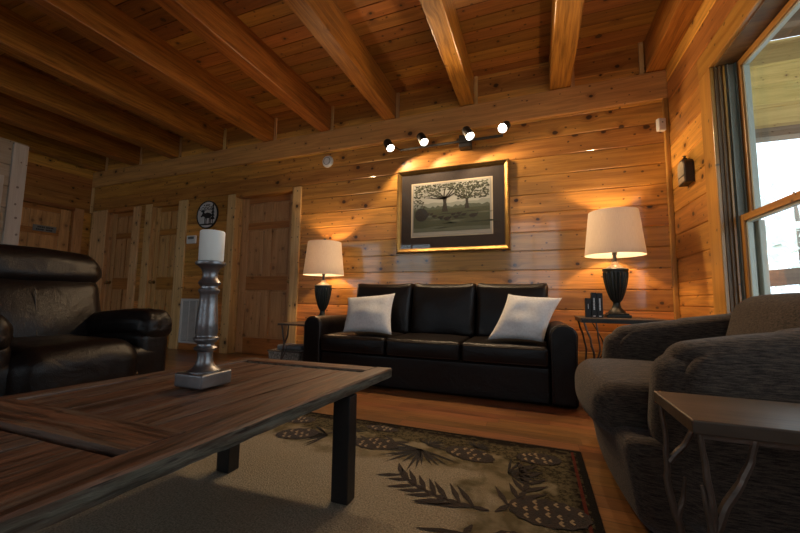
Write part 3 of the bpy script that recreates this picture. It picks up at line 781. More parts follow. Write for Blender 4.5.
# local: x forward (+x), y across
def rf(p, u):
    q = p.copy(); q.x += .05 * max(0, u.x) * (1 - u.y ** 2) * .4; q += Vector((1, .5, 1)) * .004 * nz(p, 7, 1); return q
b = M(L); b.rbox((-.02, 0, .25), (.36, .43, .19), .06, 8, rf); b.build('base', rec, smooth=True)
def sf2(p, u):
    q = p.copy(); q.z += .02 * (1 - u.y ** 2) * max(0, u.z)
    return q + Vector((1, 0, 1)) * (.006 * nz(p, 6, 4) + .002 * nz(p, 20, 5))
b = M(L); b.rbox((.09, 0, .30), (.325, .275, .175), .11, 12, sf2, K=7); b.build('seat_cushion', rec, smooth=True)
b = M(L); b.rbox((.30, 0, .20), (.09, .285, .125), .06, 10, lambda p, u: p + Vector((1, 0, 1)) * .004 * nz(p, 8, 6)); b.build('footrest', rec, smooth=True)
for sy in (-1, 1):
    def a1(p, u):
        q = p.copy(); q.y *= 1 - .06 * (u.z < 0) * -u.z; return q + Vector((0, 1, 1)) * .003 * nz(p, 9, sy + 4)
    b = M(L); b.rbox((.0, .368 if sy > 0 else -.335, .285), (.345, .094, .235), .05, 8, a1); a = b.build('arm', rec, smooth=True)
    def a2(p, u, sy=sy):
        q = p.copy(); q.z += .025 * (1 - u.y ** 2) * max(0, u.z) + .022 * math.sin((u.x + .3) * 1.5); q.z -= .05 * max(0, u.x - .6) ** 1.5
        w = max(0, u.x - .55) / .45
        q.y += sy * .018 * u.x
        q += Vector((.3, .6, 1)) * (.004 * nz(p, 9, sy * 3 + 7) + .010 * w * nz(p, 26, sy * 3 + 2))
        return q
    b = M(L); b.rbox((.005, .365 if sy > 0 else -.325, .525), (.355, .098, .072), .06, 14, a2, K=6); b.build('arm_pad', a, smooth=True)
def bk(p, u):
    q = p.copy(); q.x += .045 * (1 - u.y ** 2) * max(0, u.x) * (1 - u.z ** 2); q.y *= 1.0 - .05 * (u.z + 1) * .5 - .07 * max(0, -u.z)
    q += Vector((1, .2, .4)) * (.008 * nz(p, 6, 12) + .003 * nz(p, 18, 3)); q.x -= (q.z) * .24; return q
b = M(L); b.rbox((-.27, 0, .60), (.11, .40, .245), .09, 12, bk, K=6); bo = b.build('backrest', rec, smooth=True)
b = M('piping'); b.tube([(-.118 - z * .24 - .0, .015, .60 + z) for z in (-.18, -.09, 0, .09, .15)], .003, 6); b.build('seam', bo)
def hd(p, u):
    q = p.copy(); q.x += .03 * (1 - u.y ** 2) * max(0, u.x); q.y *= 1 - .035 * abs(u.z); q.z -= .03 * abs(u.y) ** 3 * (u.z > -.2)
    e = max(0, abs(u.y) - .6) / .4
    q += Vector((1, .2, .6)) * (.006 * nz(p, 8, 22) + .003 * nz(p, 24, 3) + .004 * e * nz(p, 30, 5)); q.x -= q.z * .15; return q
b = M(L); b.rbox((-.345, .01, .885), (.115, .40, .112), .085, 14, hd, K=6); b.build('head_cushion', rec, smooth=True)
for x in (-.28, .22):
    for y in (-.3, .3): M('blackp').lathe([(.025, 0), (.022, .06)], (x, y, 0.0005), 12).build('foot', rec)

# ------------------------------------------------------------------ armchair
arm = thing('armchair', 'brown-grey chenille armchair in front of the window', 'armchair', (.23, 1.80, 0))
F = 'chenille'
def cb(p, u):
    q = p.copy(); k = .5 - .5 * u.z; q.x += .05 * k * (1 if u.x < 0 else 0) ; q.y *= 1 - .05 * k; q.x -= .03 * (1 - u.y ** 2) * (u.x < 0); return q
b = M(F); b.rbox((.42, 0, .155), (.40, .492, .145), .05, 8, cb); b.build('base', arm, smooth=True)
def cs(p, u):
    q = p.copy(); q.z += .02 * (1 - u.y ** 2) * (1 - u.x ** 2) * (u.z > 0); q.x -= .035 * (1 - u.y ** 2) * max(0, -u.x); q.z -= .012 * max(0, -u.x - .5) * (u.z > 0)
    return q + Vector((1, 1, 1)) * .003 * nz(p, 7, 31)
b = M(F); b.rbox((.27, -.01, .34), (.30, .345, .095), .075, 12, cs, K=6); b.build('seat_cushion', arm, smooth=True)
for sy in (-1, 1):
    def ca(p, u, sy=sy):
        q = p.copy(); f = (u.x + 1) / 2
        top = max(0, u.z); q.z += top * (-.03 + .115 * f ** .8 )
        q.y -= sy * .03 * f * 1.0; q.x += .035 * max(0, -u.x) * abs(u.y) ** 2
        q.y += sy * .018 * math.sin(max(0, u.z) * math.pi)
        if u.x < 0: q.x += .03 * max(0, u.z) ** 2 + .03 * max(0, -u.z)
        return q + Vector((1, 1, 1)) * (.004 * nz(p, 6, 40 + sy) + .001 * nz(p, 20, 3) * max(0, -u.x))
    b = M(F); b.rbox((.465, sy * .415, .325), (.365, .100, .285), .085, 12, ca, K=6); b.build('arm', arm, smooth=True)
def cbk(p, u):
    q = p.copy(); q.z += .03 * (1 - u.y ** 2) * max(0, u.z); q.x += q.z * .10; return q
b = M(F); b.rbox((.745, 0, .43), (.075, .42, .30), .06, 10, cbk); b.build('back', arm, smooth=True)
def cbc(p, u):
    q = p.copy(); q.x -= .03 * (1 - u.y ** 2) * (1 - u.z ** 2) * (u.x < 0); q.z += .012 * (1 - u.y ** 2) * max(0, u.z); q.x += q.z * .25; return q + Vector((1, 0, 1)) * .004 * nz(p, 7, 50)
b = M(F); b.rbox((.68, .0, .58), (.085, .33, .175), .07, 12, cbc, K=6); b.build('back_cushion', arm, smooth=True)
for x in (.12, .72):
    for y in (-.38, .38): M('blackp').box(x - .025, x + .025, y - .025, y + .025, 0.0005, .02).build('foot', arm)

# ------------------------------------------------------------------ twig-leg tables
def twig(mb, pts, r0, r1, sub=4):
    """crooked tapering branch through pts"""
    P_ = [Vector(p) for p in pts]; out = []
    for i in range(len(P_) - 1):
        for k in range(sub):
            f = k / sub; p = P_[i].lerp(P_[i + 1], f); out.append(p + Vector((nz(p, 23, 1), nz(p, 23, 5), 0)) * .005)
    out.append(P_[-1]); n = len(out)
    rad = [(r0 + (r1 - r0) * k / (n - 1)) * (1 + .14 * nz(out[k], 60, 2)) for k in range(n)]
    mb.tube(out, rad, 8)
st = thing('side_table', 'narrow side table on metal twig legs beside the armchair', 'table', (0, 0, 0))
b = M('tt_side'); b.box(.274, 1.02, .85, 1.09, .474, .50, .003); b.build('tabletop', st)
def leg_pair(parent, x, y, zt, s, seed, name='leg'):
    """main stem from the floor that forks into two tips under the top (fork lies along x)"""
    b = M('iron')
    twig(b, [(x + .10 * s, y, .0005), (x + .09 * s, y, .10), (x + .062 * s, y, .22), (x + .045 * s, y, zt * .66), (x, y, zt)], .0105, .006)
    twig(b, [(x + .085 * s, y, .18), (x + .11 * s, y, .25), (x + .15 * s, y, .33), (x + .19 * s, y, zt * .86), (x + .205 * s, y, zt)], .009, .0075)
    twig(b, [(x + .095 * s, y, .10), (x + .055 * s, y, .17), (x + .03 * s, y, .25)], .0085, .003)
    return b.build(name, parent, smooth=True)
def twig_set(parent, br):
    b = M('iron')
    for pts, r0, r1 in br: twig(b, pts, r0, r1)
    return b.build('leg', parent, smooth=True)
twig_set(st, [([(.325, .885, .0005), (.318, .88, .12), (.306, .875, .28), (.303, .872, .34), (.298, .872, .40), (.292, .872, .4735)], .012, .0045),
              ([(.306, .876, .29), (.325, .873, .345), (.352, .872, .39), (.366, .872, .43), (.377, .872, .4735)], .0095, .0055),
              ([(.312, .880, .20), (.300, .872, .30), (.290, .872, .375)], .010, .003)])
twig_set(st, [([(.325, 1.065, .0005), (.318, 1.07, .12), (.306, 1.07, .20), (.290, 1.07, .30), (.292, 1.07, .385), (.283, 1.07, .4735)], .0105, .005),
              ([(.296, 1.07, .34), (.324, 1.068, .382), (.342, 1.06, .43), (.348, 1.05, .4735)], .008, .005),
              ([(.305, 1.07, .215), (.318, 1.068, .26), (.323, 1.066, .31)], .008, .0035)])
b = leg_pair(st, .98, .872, .4735, -.92, 1); leg_pair(st, .98, 1.07, .4735, -.7, 1)
b = M('iron'); b.box(.29, 1.0, .868, .876, .462, .473); b.box(.29, 1.0, 1.066, 1.074, .462, .473); b.build('rail', st)

et = thing('end_table', 'end table right of the sofa holding the lamp and black books', 'table', (.59, 3.2, 0))
b = M('tt_side'); b.box(-.275, .30, -.22, .25, .588, .600, .002); b.build('tabletop', et)
b = M('urn'); b.box(-.27, .295, -.215, -.20, .566, .588); b.box(-.27, .295, .23, .245, .566, .588); b.box(-.27, -.255, -.2, .23, .566, .588); b.box(.28, .295, -.2, .23, .566, .588); b.build('apron', et)
for sx in (-1, 1):
    for y in (-.2, .235):
        b = M('iron'); x = .26 * sx + .01
        twig(b, [(x - .05 * sx, y, .0005), (x - .05 * sx, y, .2), (x - .06 * sx, y, .32), (x - .035 * sx, y, .45), (x, y, .566)], .009, .007)
        if y < 0: twig(b, [(x - .05 * sx, y, .22), (x - .10 * sx, y, .36), (x - .08 * sx, y, .566)], .008, .005)
        b.build('leg', et, smooth=True)
et2 = thing('end_table', 'small end table left of the sofa holding the other lamp', 'table', (-2.17, 3.15, 0))
b = M('tt_side'); b.box(-.205, .20, -.28, .28, .452, .470, .003); b.build('tabletop', et2)
for sx in (-1, 1):
    for y in (-.25, .25):
        b = M('iron'); x = .175 * sx
        twig(b, [(x - .0, y, .0005), (x - .01 * sx, y, .15), (x - .035 * sx, y, .27), (x - .02 * sx, y, .36), (x, y, .452)], .010, .007)
        twig(b, [(x - .035 * sx, y, .27), (x - .075 * sx, y, .36), (x - .08 * sx, y, .452)], .009, .006); twig(b, [(x - .01 * sx, y, .12), (x - .06 * sx, y, .20), (x - .07 * sx, y, .26)], .008, .003)
        b.build('leg', et2, smooth=True)

# basket with folded cloth under the left end table
bk_ = thing('storage_basket', 'speckled woven basket under the left end table', 'basket', (-2.45, 3.20, .0005))
b = M('basket'); b.rbox((0, 0, .085), (.19, .13, .085), .015, 8, lambda p, u: Vector((p.x * (1 + .05 * u.z), p.y * (1 + .05 * u.z), p.z)) + Vector((1, 1, 0)) * .002 * math.sin(p.z * 250)); b.build('body', bk_, smooth=True)
b = M('iron'); b.tube([(-.20, -.137, .165), (.20, -.137, .165), (.20, .137, .165), (-.20, .137, .165), (-.20, -.137, .165)], .006, 6); b.build('rim', bk_)
b = M('blanket'); b.rbox((0, 0, 0), (.155, .10, .022), .02, 8, lambda p, u: p + Vector((0, 0, .012 * nz(p, 12, 3)))); tag(b.build('folded_blanket', loc=(-2.41, 3.2, .204), smooth=True), 'grey cloth folded on top of the speckled basket', 'blanket')

# ------------------------------------------------------------------ table lamps
def flute(a, z): return 1 + (.13 * abs(math.cos(a * 9)) - .09) if .125 < z < .362 else 1.
def make_lamp(loc, label):
    t = thing('table_lamp', label, 'lamp', loc, 0, 'matching urn lamps')
    b = M('urn'); b.box(-.085, .085, -.085, .085, 0, .022, .004); b.box(-.072, .072, -.072, .072, .022, .034, .004); b.build('base', t)
    pr = [(.066, .034), (.060, .045), (.046, .062), (.034, .075), (.030, .088), (.026, .10), (.026, .118), (.033, .128), (.043, .145), (.056, .18), (.069, .225), (.079, .27), (.086, .315), (.089, .35), (.089, .368)]
    fine = []
    for (r0, z0), (r1, z1) in zip(pr, pr[1:]):
        for k in range(3): f = k / 3; fine.append((r0 + (r1 - r0) * f, z0 + (z1 - z0) * f))
    fine.append(pr[-1])
    b = M('urn'); b.lathe(fine, seg=108, rfn=flute); b.lathe([(.086, .366), (.093, .374), (.093, .386), (.086, .392), (.07, .396)], seg=40); b.build('urn_body', t, smooth=40)
    b = M('neck'); b.lathe([(.068, .396), (.052, .408), (.032, .420), (.024, .436), (.022, .448)], seg=32); b.build('neck', t, smooth=True)
    b = M('blackp'); b.lathe([(.014, .448), (.014, .50), (.018, .505), (.018, .55), (.012, .556)], seg=20); b.build('socket', t, smooth=35)
    b = M('bulb'); b.lathe([(.012, .557), (.016, .575), (.028, .60), (.032, .62), (.027, .645), (.012, .66), (.001, .662)], seg=20); b.build('bulb', t, smooth=True)
    b = M('neck'); b.tube([(.0, .052, .55), (.0, .06, .62), (.0, .045, .72), (0, 0, .852), (0, -.045, .72), (0, -.06, .62), (0, -.052, .55)], .002, 6)
    for k in range(3): a = 2 * math.pi * k / 3; b.tube([(0, 0, .852), (.176 * math.cos(a), .176 * math.sin(a), .852)], .002, 6)
    b.build('harp', t)
    b = M('shade'); n = 64; rings = []
    for r, z in ((.218, .500), (.2175, .505), (.180, .855), (.179, .860), (.1765, .860), (.178, .853), (.2145, .506), (.2155, .500)):
        rings.append([b.bm.verts.new((r * math.cos(2 * math.pi * k / n), r * math.sin(2 * math.pi * k / n), z)) for k in range(n)])
    for q in range(len(rings)):
        a, c = rings[q], rings[(q + 1) % len(rings)]
        for k in range(n): b._f([a[k], a[(k + 1) % n], c[(k + 1) % n], c[k]])
    b.build('lamp_shade', t, smooth=50)
    b = M('blackp'); b.lathe([(.012, .852), (.008, .862), (.006, .868), (.015, .876), (.017, .888), (.012, .899), (.001, .902)], seg=16); b.build('finial', t, smooth=True)
    return t
lamp = make_lamp((.612, 3.30, .6005), 'lit urn table lamp on the end table right of the sofa')
b = M('blackp'); b.tube([(-.03, .085, .008), (-.10, .13, .006), (-.155, .152, .006), (-.168, .163, -.02), (-.15, .17, -.07), (-.115, .17, -.135), (-.085, .17, -.20), (-.075, .17, -.25), (-.092, .17, -.33), (-.14, .17, -.395), (-.19, .17, -.42), (-.24, .19, -.44)], .0045, 8); 
lamp2 = dup(lamp, (-2.143, 3.30, .4705), 'lit urn table lamp left of the sofa, nearest the panelled door')
b.build('cord', lamp, smooth=True)
for x, z in ((.612, .6005), (-2.143, .4705)):
    ld = bpy.data.lights.new('bulb_light', 'POINT'); ld.energy = 18.5; ld.color = (1, .63, .32); ld.shadow_soft_size = .035
    lo = bpy.data.objects.new('bulb_light', ld); col.objects.link(lo); lo.location = (x, 3.30, z + .69)

# books
for i, (x, y, w, d, h, lb) in enumerate([(.393, 3.20, .040, .11, .150, 'short slim black book beside the taller ones on the end table'), (.4335, 3.20, .034, .13, .194, 'tall black book with white spine lettering, middle of three'), (.474, 3.205, .040, .13, .190, 'tall black book with white spine lettering, nearest the lamp')]):
    t = thing('book', lb, 'book', (x, y, .6005), R(-4), 'black books on the end table')
    b = M('book'); b.box(-w / 2, -w / 2 + .003, -d / 2, d / 2, 0, h); b.box(w / 2 - .003, w / 2, -d / 2, d / 2, 0, h); b.box(-w / 2, w / 2, -d / 2 - .003, -d / 2, 0, h, .001); b.build('cover', t)
    b = M('page'); b.box(-w / 2 + .003, w / 2 - .003, -d / 2 + .0005, d / 2 - .004, .003, h - .004); b.build('pages', t)
    b = M('letter'); random.seed(i)
    if i:
        z = h * .78
        while z > h * .3:
            l = random.uniform(.006, .011); b.box(-.005, .005, -d / 2 - .0036, -d / 2 - .003, z - l, z); z -= l + .003
        bb = M('letter'); bb.box(-.008, .008, -d / 2 - .0036, -d / 2 - .003, h * .04, h * .08); bb.build('spine_mark', t)
    else:
        b.box(-.002, .002, -d / 2 - .0036, -d / 2 - .003, h * .45, h * .7)
    b.build('spine_lettering', t)

# ------------------------------------------------------------------ framed picture
fp = thing('framed_picture', 'gold framed print of turkeys under a spreading oak', 'picture', (-.80, 3.546, 1.662))
W2, H2 = .588, .452
b = MB()
def frame_ring(o, i, y0, y1, m):
    b.mat(m); c = [(-1, -1), (1, -1), (1, 1), (-1, 1)]
    for k in range(4):
        (a, d), (e, f) = c[k], c[(k + 1) % 4]
        b.quad((a * (W2 - o), y0, d * (H2 - o)), (e * (W2 - o), y0, f * (H2 - o)), (e * (W2 - i), y1, f * (H2 - i)), (a * (W2 - i), y1, d * (H2 - i)))
frame_ring(0, 0, 0, -.026, 'gold_d'); frame_ring(0, .006, -.026, -.034, 'gold'); frame_ring(.006, .022, -.034, -.030, 'gold_d'); frame_ring(.022, .030, -.030, -.024, 'gold'); frame_ring(.030, .040, -.024, -.018, 'gold'); frame_ring(.040, .046, -.018, -.014, 'gold_d'); frame_ring(.046, .050, -.014, -.008, 'gold')
b.mat('gold')                                           # rope moulding beads around the outer edge
def bead(x, z, dx, dz):
    q = Vector((dx, 0, dz)); n_ = Vector((-dz, 0, dx)); c = Vector((x, -.034, z)); 
    v = [b.bm.verts.new(c + p) for p in (q * .010 + n_ * .004, n_ * .007 - q * .002, -q * .010 - n_ * .004, -n_ * .007 + q * .002)]; tp = b.bm.verts.new(c + Vector((0, -.006, 0)))
    for k in range(4): b._f([v[k], v[(k + 1) % 4], tp])
for k in range(58): x = -W2 + .012 + k * (2 * W2 - .024) / 57; bead(x, H2 - .013, 1, .0); bead(x, -H2 + .013, 1, 0)
for k in range(44): z = -H2 + .012 + k * (2 * H2 - .024) / 43; bead(-W2 + .013, z, 0, 1); bead(W2 - .013, z, 0, 1)
b.build('frame', fp)
M('mat').box(-W2 + .045, W2 - .045, -.008, -.002, -H2 + .045, H2 - .045).build('mat_board', fp)
b = M('fillet'); PX0, PX1, PZ0, PZ1 = -.425, .428, -.288, .298
b.box(PX0, PX1, -.010, -.0078, PZ0, PZ1); b.build('inner_mat', fp)
def pm(n, c): P[n] = plain('print ' + n, tuple(x * .62 for x in c), .7)
pm('sky', (.60, .62, .58)); pm('far', (.11, .14, .10)); pm('grass', (.075, .09, .05)); pm('grass2', (.03, .04, .02)); pm('bark_d', (.022, .018, .013)); pm('leafd', (.03, .042, .022)); pm('leafm', (.15, .17, .12)); pm('bird', (.012, .010, .009)); pm('paperw', (.52, .50, .44)); pm('red', (.12, .03, .02)); pm('mist', (.38, .42, .38))
b = M('paperw'); b.box(-.412, .415, -.0115, -.010, -.276, .286)
def P2(m, pts, lv): b.mat(m); b._f([b.bm.verts.new((x, -.0116 - lv * .00012, z)) for x, z in pts])
P2('sky', [(-.40, -.02), (.40, -.02), (.40, .272), (-.40, .272)], 1)
random.seed(21)
P2('mist', [(-.40, -.03)] + [(-.40 + .8 * k / 20, .06 + .02 * random.random()) for k in range(21)] + [(.40, -.03)], 2)
P2('far', [(-.40, -.05)] + [(-.40 + .8 * k / 30, .015 + .03 * random.random()) for k in range(31)] + [(.40, -.05)], 3)
P2('grass', [(-.40, -.235), (.40, -.235), (.40, -.0), (-.40, .0)], 4)
for k in range(16): x, z = random.uniform(-.38, .3), random.uniform(-.22, -.04); P2('grass2' if k % 2 else 'leafm', [(x, z), (x + .12, z - .006), (x + .2, z + .004), (x + .1, z + .012)], 5)
P2('leafm', [(-.40, -.235), (.40, -.235), (.40, -.20), (.1, -.19), (-.1, -.205), (-.40, -.19)], 6)
def trunk(x, z, s, lv):
    P2('bark_d', [(x - .03 * s, z), (x + .035 * s, z), (x + .018 * s, z + .10 * s), (x + .025 * s, z + .16 * s), (x - .02 * s, z + .16 * s), (x - .014 * s, z + .09 * s)], lv)
    for a, l in ((150, .24), (125, .2), (165, .26), (95, .19), (60, .2), (35, .24), (15, .26), (175, .2)):
        a += random.uniform(-6, 6); c = Vector((x, z + .14 * s)); pth = [c]
        d = R(a)
        for q in range(5): c = c + Vector((math.cos(d), math.sin(d))) * l * s / 5; d += random.uniform(-.3, .3); pth.append(c)
        for q in range(5):
            w = .009 * s * (1 - q / 6); n_ = (pth[q + 1] - pth[q]).normalized(); n_ = Vector((-n_.y, n_.x))
            e = [pth[q] + n_ * w, pth[q + 1] + n_ * w * .8, pth[q + 1] - n_ * w * .8, pth[q] - n_ * w]
            P2('bark_d', [(max(-.4, min(.4, v.x)), min(.27, v.y)) for v in e], lv + 1)
trunk(-.06, -.03, 1.0, 7); trunk(.17, -.01, .75, 7)
def leafc(x0, x1, z0, z1, n, ms, lv, r=.008):
    for k in range(n):
        x, z = random.uniform(x0, x1), random.uniform(z0, z1); q = random.uniform(.5, 1.4) * r; a0 = random.random()
        pts = [(max(-.4, min(.4, x + q * 1.3 * math.cos(a0 + a))), min(.271, z + q * .8 * math.sin(a0 + a))) for a in (0, 1.2, 2.2, 3.4, 4.6, 5.5)]
        P2(random.choice(ms), pts, lv + k * .002)
leafc(-.39, .39, .20, .27, 330, ['leafd', 'leafd', 'leafm'], 9); leafc(-.39, -.10, .13, .22, 110, ['leafd', 'leafm'], 10); leafc(.05, .39, .09, .22, 260, ['leafd', 'leafd', 'leafm'], 10); leafc(-.40, -.28, .0, .12, 70, ['leafd', 'leafm'], 10)
def bird(x, z, s, lv, strut=False):
    P2('bird', [(x + s * a, z + s * c) for a, c in ((-.9, 0), (-.6, -.35), (0, -.45), (.6, -.25), (.85, .1), (.95, .5), (.85, .55), (.65, .3), (.3, .35), (-.4, .35))], lv)
    for q in (-.1, .2): P2('bird', [(x + s * q, z - .4 * s), (x + s * (q + .07), z - .4 * s), (x + s * (q + .05), z - .8 * s), (x + s * q, z - .8 * s)], lv)
    P2('red', [(x + s * .84, z + s * .5), (x + s * .97, z + s * .5), (x + s * .95, z + s * .62), (x + s * .86, z + s * .62)], lv + .2)
    if strut: P2('bird', [(x - s * .5 + s * 1.15 * math.cos(a * .42), z + s * .2 + s * 1.15 * math.sin(a * .42)) for a in range(0, 15)], lv - .1)
bird(-.28, -.06, .062, 13, True)
for k, (x, z, s) in enumerate([(-.17, -.07, .03), (-.10, -.085, .035), (-.03, -.10, .045), (.03, -.06, .03), (.09, -.055, .034), (.14, -.07, .03), (.235, -.085, .05), (-.2, -.045, .022), (.06, -.09, .03)]): bird(x, z, s, 14)
b.build('art_print', fp, fix=False)
P['pglass'] = thin_glass(NT('picture glass'), (1, 1, 1, 1), .02)
b = M('pglass'); b.quad((-W2 + .045, -.0155, -H2 + .045), (W2 - .045, -.0155, -H2 + .045), (W2 - .045, -.0155, H2 - .045), (-W2 + .045, -.0155, H2 - .045)); b.build('glass', fp)

# ------------------------------------------------------------------ track light
tl = thing('track_light', 'black track light bar with four lit spot heads above the picture', 'lamp', (-.80, YB, 2.32))
M('black_metal').box(-.53, .54, -.115, -.095, -.011, .011, .002).build('bar', tl)
M('black_metal').box(.105, .225, -.095, -.0005, -.055, .075, .004).build('ceiling_plate' if False else 'mounting_plate', tl)
heads = [((-1.475, 3.425, 2.425), (.085, -.075, -.130)), ((-1.095, 3.425, 2.435), (.075, -.075, -.125)), ((-.618, 3.425, 2.425), (.07, -.085, -.135)), ((-.228, 3.43, 2.41), (-.03, -.12, -.085))]
for i, (p, d) in enumerate(heads):
    d = Vector(d).normalized(); c = Vector(p) - Vector((-.80, YB, 2.32))
    rot = d.to_track_quat('Z', 'Y')
    b = M('black_metal'); b.lathe([(.001, -.001), (.038, 0), (.044, .006), (.045, .135), (.042, .140), (.041, .126)], seg=28, cap=False); h = b.build('spot_head', tl, smooth=40)
    h.location = c; h.rotation_mode = 'QUATERNION'; h.rotation_quaternion = rot
    b = M('lens'); b.lathe([(.041, .128), (.034, .132), (.016, .1345), (.001, .135)], seg=24, cap=False); b.build('lens', h, smooth=True)
    b = M('black_metal'); q = c + rot @ Vector((0, 0, .03)); bx = Vector((max(-.52, min(.53, q.x)), -.105, 0)); b.tube([q, bx], .006, 8); b.build('bracket', tl)
    ld = bpy.data.lights.new('spot_light', 'SPOT'); ld.energy = 41; ld.color = (1, .70, .40); ld.spot_size = R(165); ld.spot_blend = .3; ld.shadow_soft_size = .028
    lo = bpy.data.objects.new('spot_light', ld); col.objects.link(lo); lo.location = Vector(p) + d * .143
    lo.rotation_euler = (d).to_track_quat('-Z', 'Y').to_euler()

# ------------------------------------------------------------------ small wall things
t = thing('smoke_detector', 'round white smoke detector on the back wall', 'smoke detector', (-2.295, YB, 2.356))
b = M('white'); b.lathe([(.072, 0), (.072, .012), (.066, .024), (.05, .032), (.02, .034), (.001, .034)], seg=36); o = b.build('housing', t, smooth=35); o.rotation_euler.x = R(90)
b = M('greyd'); b.lathe([(.046, .0325), (.046, .0345), (.040, .0345), (.040, .033)], seg=30, cap=False); o = b.build('vent_ring', t); o.rotation_euler.x = R(90)
t = thing('motion_sensor', 'small white sensor box high in the right corner', 'sensor', (1.035, 3.50, 2.235), R(20))
b = M('white'); b.rbox((0, 0, 0), (.032, .02, .055), .008, 3); b.build('housing', t, smooth=True); M('greyd').box(-.006, .006, -.0215, -.0195, .012, .022).build('indicator', t)
t = thing('thermostat', 'small white thermostat on the wall beside the vent and sign', 'thermostat', (-4.46, YB, 1.51))
b = M('white'); b.rbox((0, -.014, 0), (.088, .0135, .058), .01, 3); b.build('housing', t, smooth=True); M('greyd').box(-.055, .055, -.0295, -.0275, .005, .038).build('display', t); M('whitep').box(-.08, .08, -.004, -.0003, -.05, .05).build('mounting_plate', t)
t = thing('return_air_vent', 'white louvred air vent low on the wall', 'vent', (-4.36, YB, .39))
b = M('whitep')
for a, c, d, e in ((-.22, -.19, -.30, .30), (.19, .22, -.30, .30), (-.19, .19, .27, .30), (-.19, .19, -.30, -.27)): b.box(a, c, -.02, -.0005, d, e, .003)
b.build('frame', t)
b = M('whitep')
for k in range(36): z = -.262 + k * .015; b.quad((-.19, -.014, z), (.19, -.014, z), (.19, -.006, z + .011), (-.19, -.006, z + .011))
for x in (-.065, .065): b.box(x - .004, x + .004, -.016, -.002, -.27, .27)
o = b.build('louvres', t, fix=False); M('greyd').box(-.19, .19, -.004, -.001, -.27, .27).build('backing', t)
# round lodge sign
t = thing('round_sign', 'round grey lodge sign with a black moose and pine', 'sign', (-4.20, YB, 1.845))
b = M('signface'); b.lathe([(.185, 0), (.185, .01), (.001, .010)], seg=48); o = b.build('face', t); o.rotation_euler.x = R(90)
b = M('signdark'); b.lathe([(.18, 0), (.196, 0), (.196, .016), (.18, .016), (.18, 0)], seg=48, cap=False); o = b.build('rim', t); o.rotation_euler.x = R(90)
b = M('signdark')
def S2(pts, m='signdark'): b.mat(m); b.poly([(x, z) for x, z in pts], .0102, .013, lambda p: Vector((p.x, -p.z, p.y)))
S2([(-.10, .0), (-.085, .03), (-.06, .035), (-.045, .02), (0, .03), (.05, .02), (.075, .0), (.075, -.03), (.045, -.05), (-.03, -.05), (-.05, -.03), (-.07, -.02), (-.115, -.03), (-.12, -.015)])
for x in (-.045, -.02, .04, .062): S2([(x, -.04), (x + .014, -.04), (x + .010, -.13), (x, -.13)])
S2([(-.08, .03), (-.115, .045), (-.125, .075), (-.105, .055), (-.095, .08), (-.085, .055), (-.07, .08), (-.065, .055), (-.045, .075), (-.055, .04)])
S2([(-.13, -.125), (.13, -.125), (.10, -.145), (-.10, -.145)])
for k in range(5): z = -.07 + k * .045; w = .06 - k * .009; S2([(.105 - w * .8, z), (.105 + w * .6, z), (.105, z + .06)])
S2([(.100, -.12), (.110, -.12), (.110, -.06), (.100, -.06)])
b.build('moose_silhouette', t)
def text(body, size, loc, parent, mat, name='lettering', rot=(R(90), 0, 0), ext=.001):
    cu = bpy.data.curves.new(name, 'FONT'); cu.body = body; cu.size = size; cu.extrude = ext; cu.align_x = 'CENTER'; cu.align_y = 'CENTER'
    o = bpy.data.objects.new(name, cu); col.objects.link(o)
    dg = bpy.context.evaluated_depsgraph_get(); me = bpy.data.meshes.new_from_object(o.evaluated_get(dg)); bpy.data.objects.remove(o)
    o = bpy.data.objects.new(name, me); col.objects.link(o); me.materials.clear(); me.materials.append(P[mat]); o.location = loc; o.rotation_euler = rot; o.parent = parent; return o
text('LODGE', .075, (-.03, -.0112, .085), t, 'signdark')
def scribble(parent, x0, x1, z, h, place, seed, name='small_lettering'):
    random.seed(seed); b = M('signdark'); x = x0                 # worn illegible characters
    pts = []
    while x < x1:
        w_ = random.uniform(.35, .7) * h
        if random.random() > .15: pts.append((x, min(x + w_, x1)))
        x += w_ * 1.35
    for a, c in pts: place(b, a, c, z, h)
    b.build(name, parent)
scribble(t, -.075, .04, .135, .02, lambda b, a, c, z, h: b.box(a, c, -.0125, -.0105, z - h * .4, z + h * .4), 3)
# plaque on the left door
t = thing('door_plaque', 'weathered grey lettered plaque on the far left door', 'sign', (XL - .0475, 3.0, 1.70))
M('plaqueg').box(0, .012, -.135, .135, -.045, .045, .002).build('board', t)
for zz, sd in ((.016, 4), (-.020, 5)): scribble(t, -.10, .10, zz, .024, lambda b, a, c, z, h: b.box(.0122, .0130, a, c, z - h * .45, z + h * .45), sd)
# ornament on the window wall
t = thing('house_ornament', 'small dark house-shaped ornament hung on the window wall', 'ornament', (XR, 3.16, 1.69))
b = M('ornament'); b.box(-.055, -.0005, -.07, .07, -.085, .055, .003); b.build('body', t)
b = M('ornament'); b.poly([(-.07, .054)] + [(.07 * -math.cos(math.pi * k / 12), .055 + .045 * math.sin(math.pi * k / 12)) for k in range(1, 12)] + [(.07, .054)], .0005, .055, lambda p: Vector((-p.z, p.x, p.y))); b.build('arched_top', t)
M('ornament').lathe([(.012, .098), (.016, .108), (.006, .122), (.014, .130), (.001, .136)], (-.03, 0, 0), 12).build('finial', t, smooth=True)
b = M('ornface'); b.poly([(-.058, -.025), (.058, -.025)] + [(.058 * math.cos(math.pi * k / 12), .05 + .038 * math.sin(math.pi * k / 12)) for k in range(13)], .0552, .060, lambda p: Vector((-p.z, p.x, p.y))); b.box(-.060, -.0552, -.058, .058, -.075, -.033, .001); b.build('face', t)

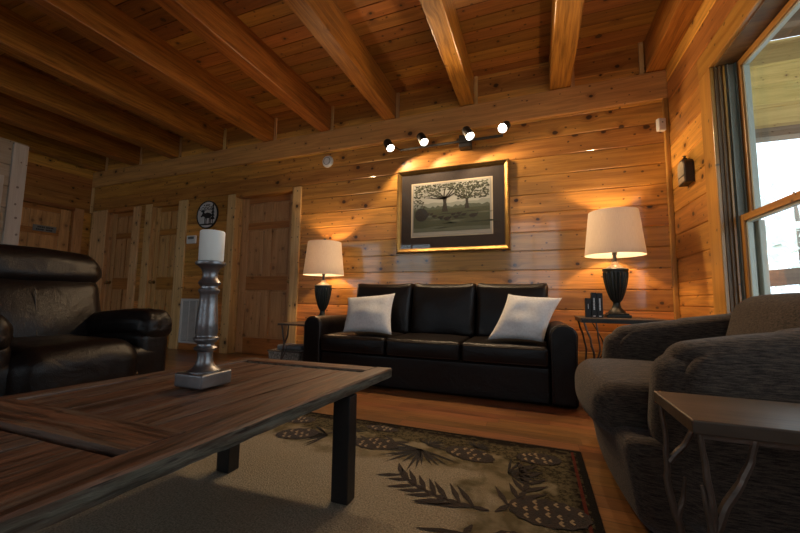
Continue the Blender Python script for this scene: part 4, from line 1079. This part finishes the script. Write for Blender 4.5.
M('brass').box(-.012, -.0003, -.008, .008, .09, .112, .001).build('mounting_hook', t)
# ------------------------------------------------------------------ light
w = bpy.data.worlds.new('sky'); scene.world = w; w.use_nodes = True
nt = w.node_tree; bg = nt.nodes['Background']; bg.inputs[0].default_value = (.74, .87, 1., 1); bg.inputs[1].default_value = 3.2
def portal(loc, sx, sy, rot):
    ld = bpy.data.lights.new('daylight_portal', 'AREA'); ld.shape = 'RECTANGLE'; ld.size = sx; ld.size_y = sy; ld.cycles.is_portal = True
    lo = bpy.data.objects.new('daylight_portal', ld); col.objects.link(lo); lo.location = loc; lo.rotation_euler = rot
for y0, y1 in win: portal((XR + TH + .01, (y0 + y1) / 2, (WZ0 + WZ1) / 2), WZ1 - WZ0, y1 - y0, (0, R(90), 0))
for x0, x1, z0, z1 in rw: portal(((x0 + x1) / 2, YF - .15, (z0 + z1) / 2), x1 - x0, z1 - z0, (R(90), 0, 0))

# ------------------------------------------------------------------ camera
cam = bpy.data.cameras.new('camera'); co = bpy.data.objects.new('camera', cam); col.objects.link(co); scene.camera = co
cam.sensor_width = 36; cam.lens = 354.6 / 800 * 36; cam.clip_start = .02
yaw, pt, rl = R(-20.85), R(5.3), R(.8)
fw = Vector((math.sin(yaw) * math.cos(pt), math.cos(yaw) * math.cos(pt), math.sin(pt)))
rt = Vector((math.cos(yaw), -math.sin(yaw), 0)); up = rt.cross(fw)
r2 = math.cos(rl) * rt + math.sin(rl) * up; u2 = -math.sin(rl) * rt + math.cos(rl) * up
m = Matrix.Identity(4)
for i in range(3): m[i][0] = r2[i]; m[i][1] = u2[i]; m[i][2] = -fw[i]; m[i][3] = (0, 0, .72)[i]
co.matrix_world = m
scene.view_settings.view_transform = 'Standard'; scene.view_settings.look = 'None'; scene.view_settings.gamma = 1; scene.view_settings.exposure = 0
scene.view_settings.use_curve_mapping = False
scene.cycles.max_bounces = 8; scene.cycles.use_light_tree = True; scene.cycles.diffuse_bounces = 4; scene.cycles.sample_clamp_indirect = 4
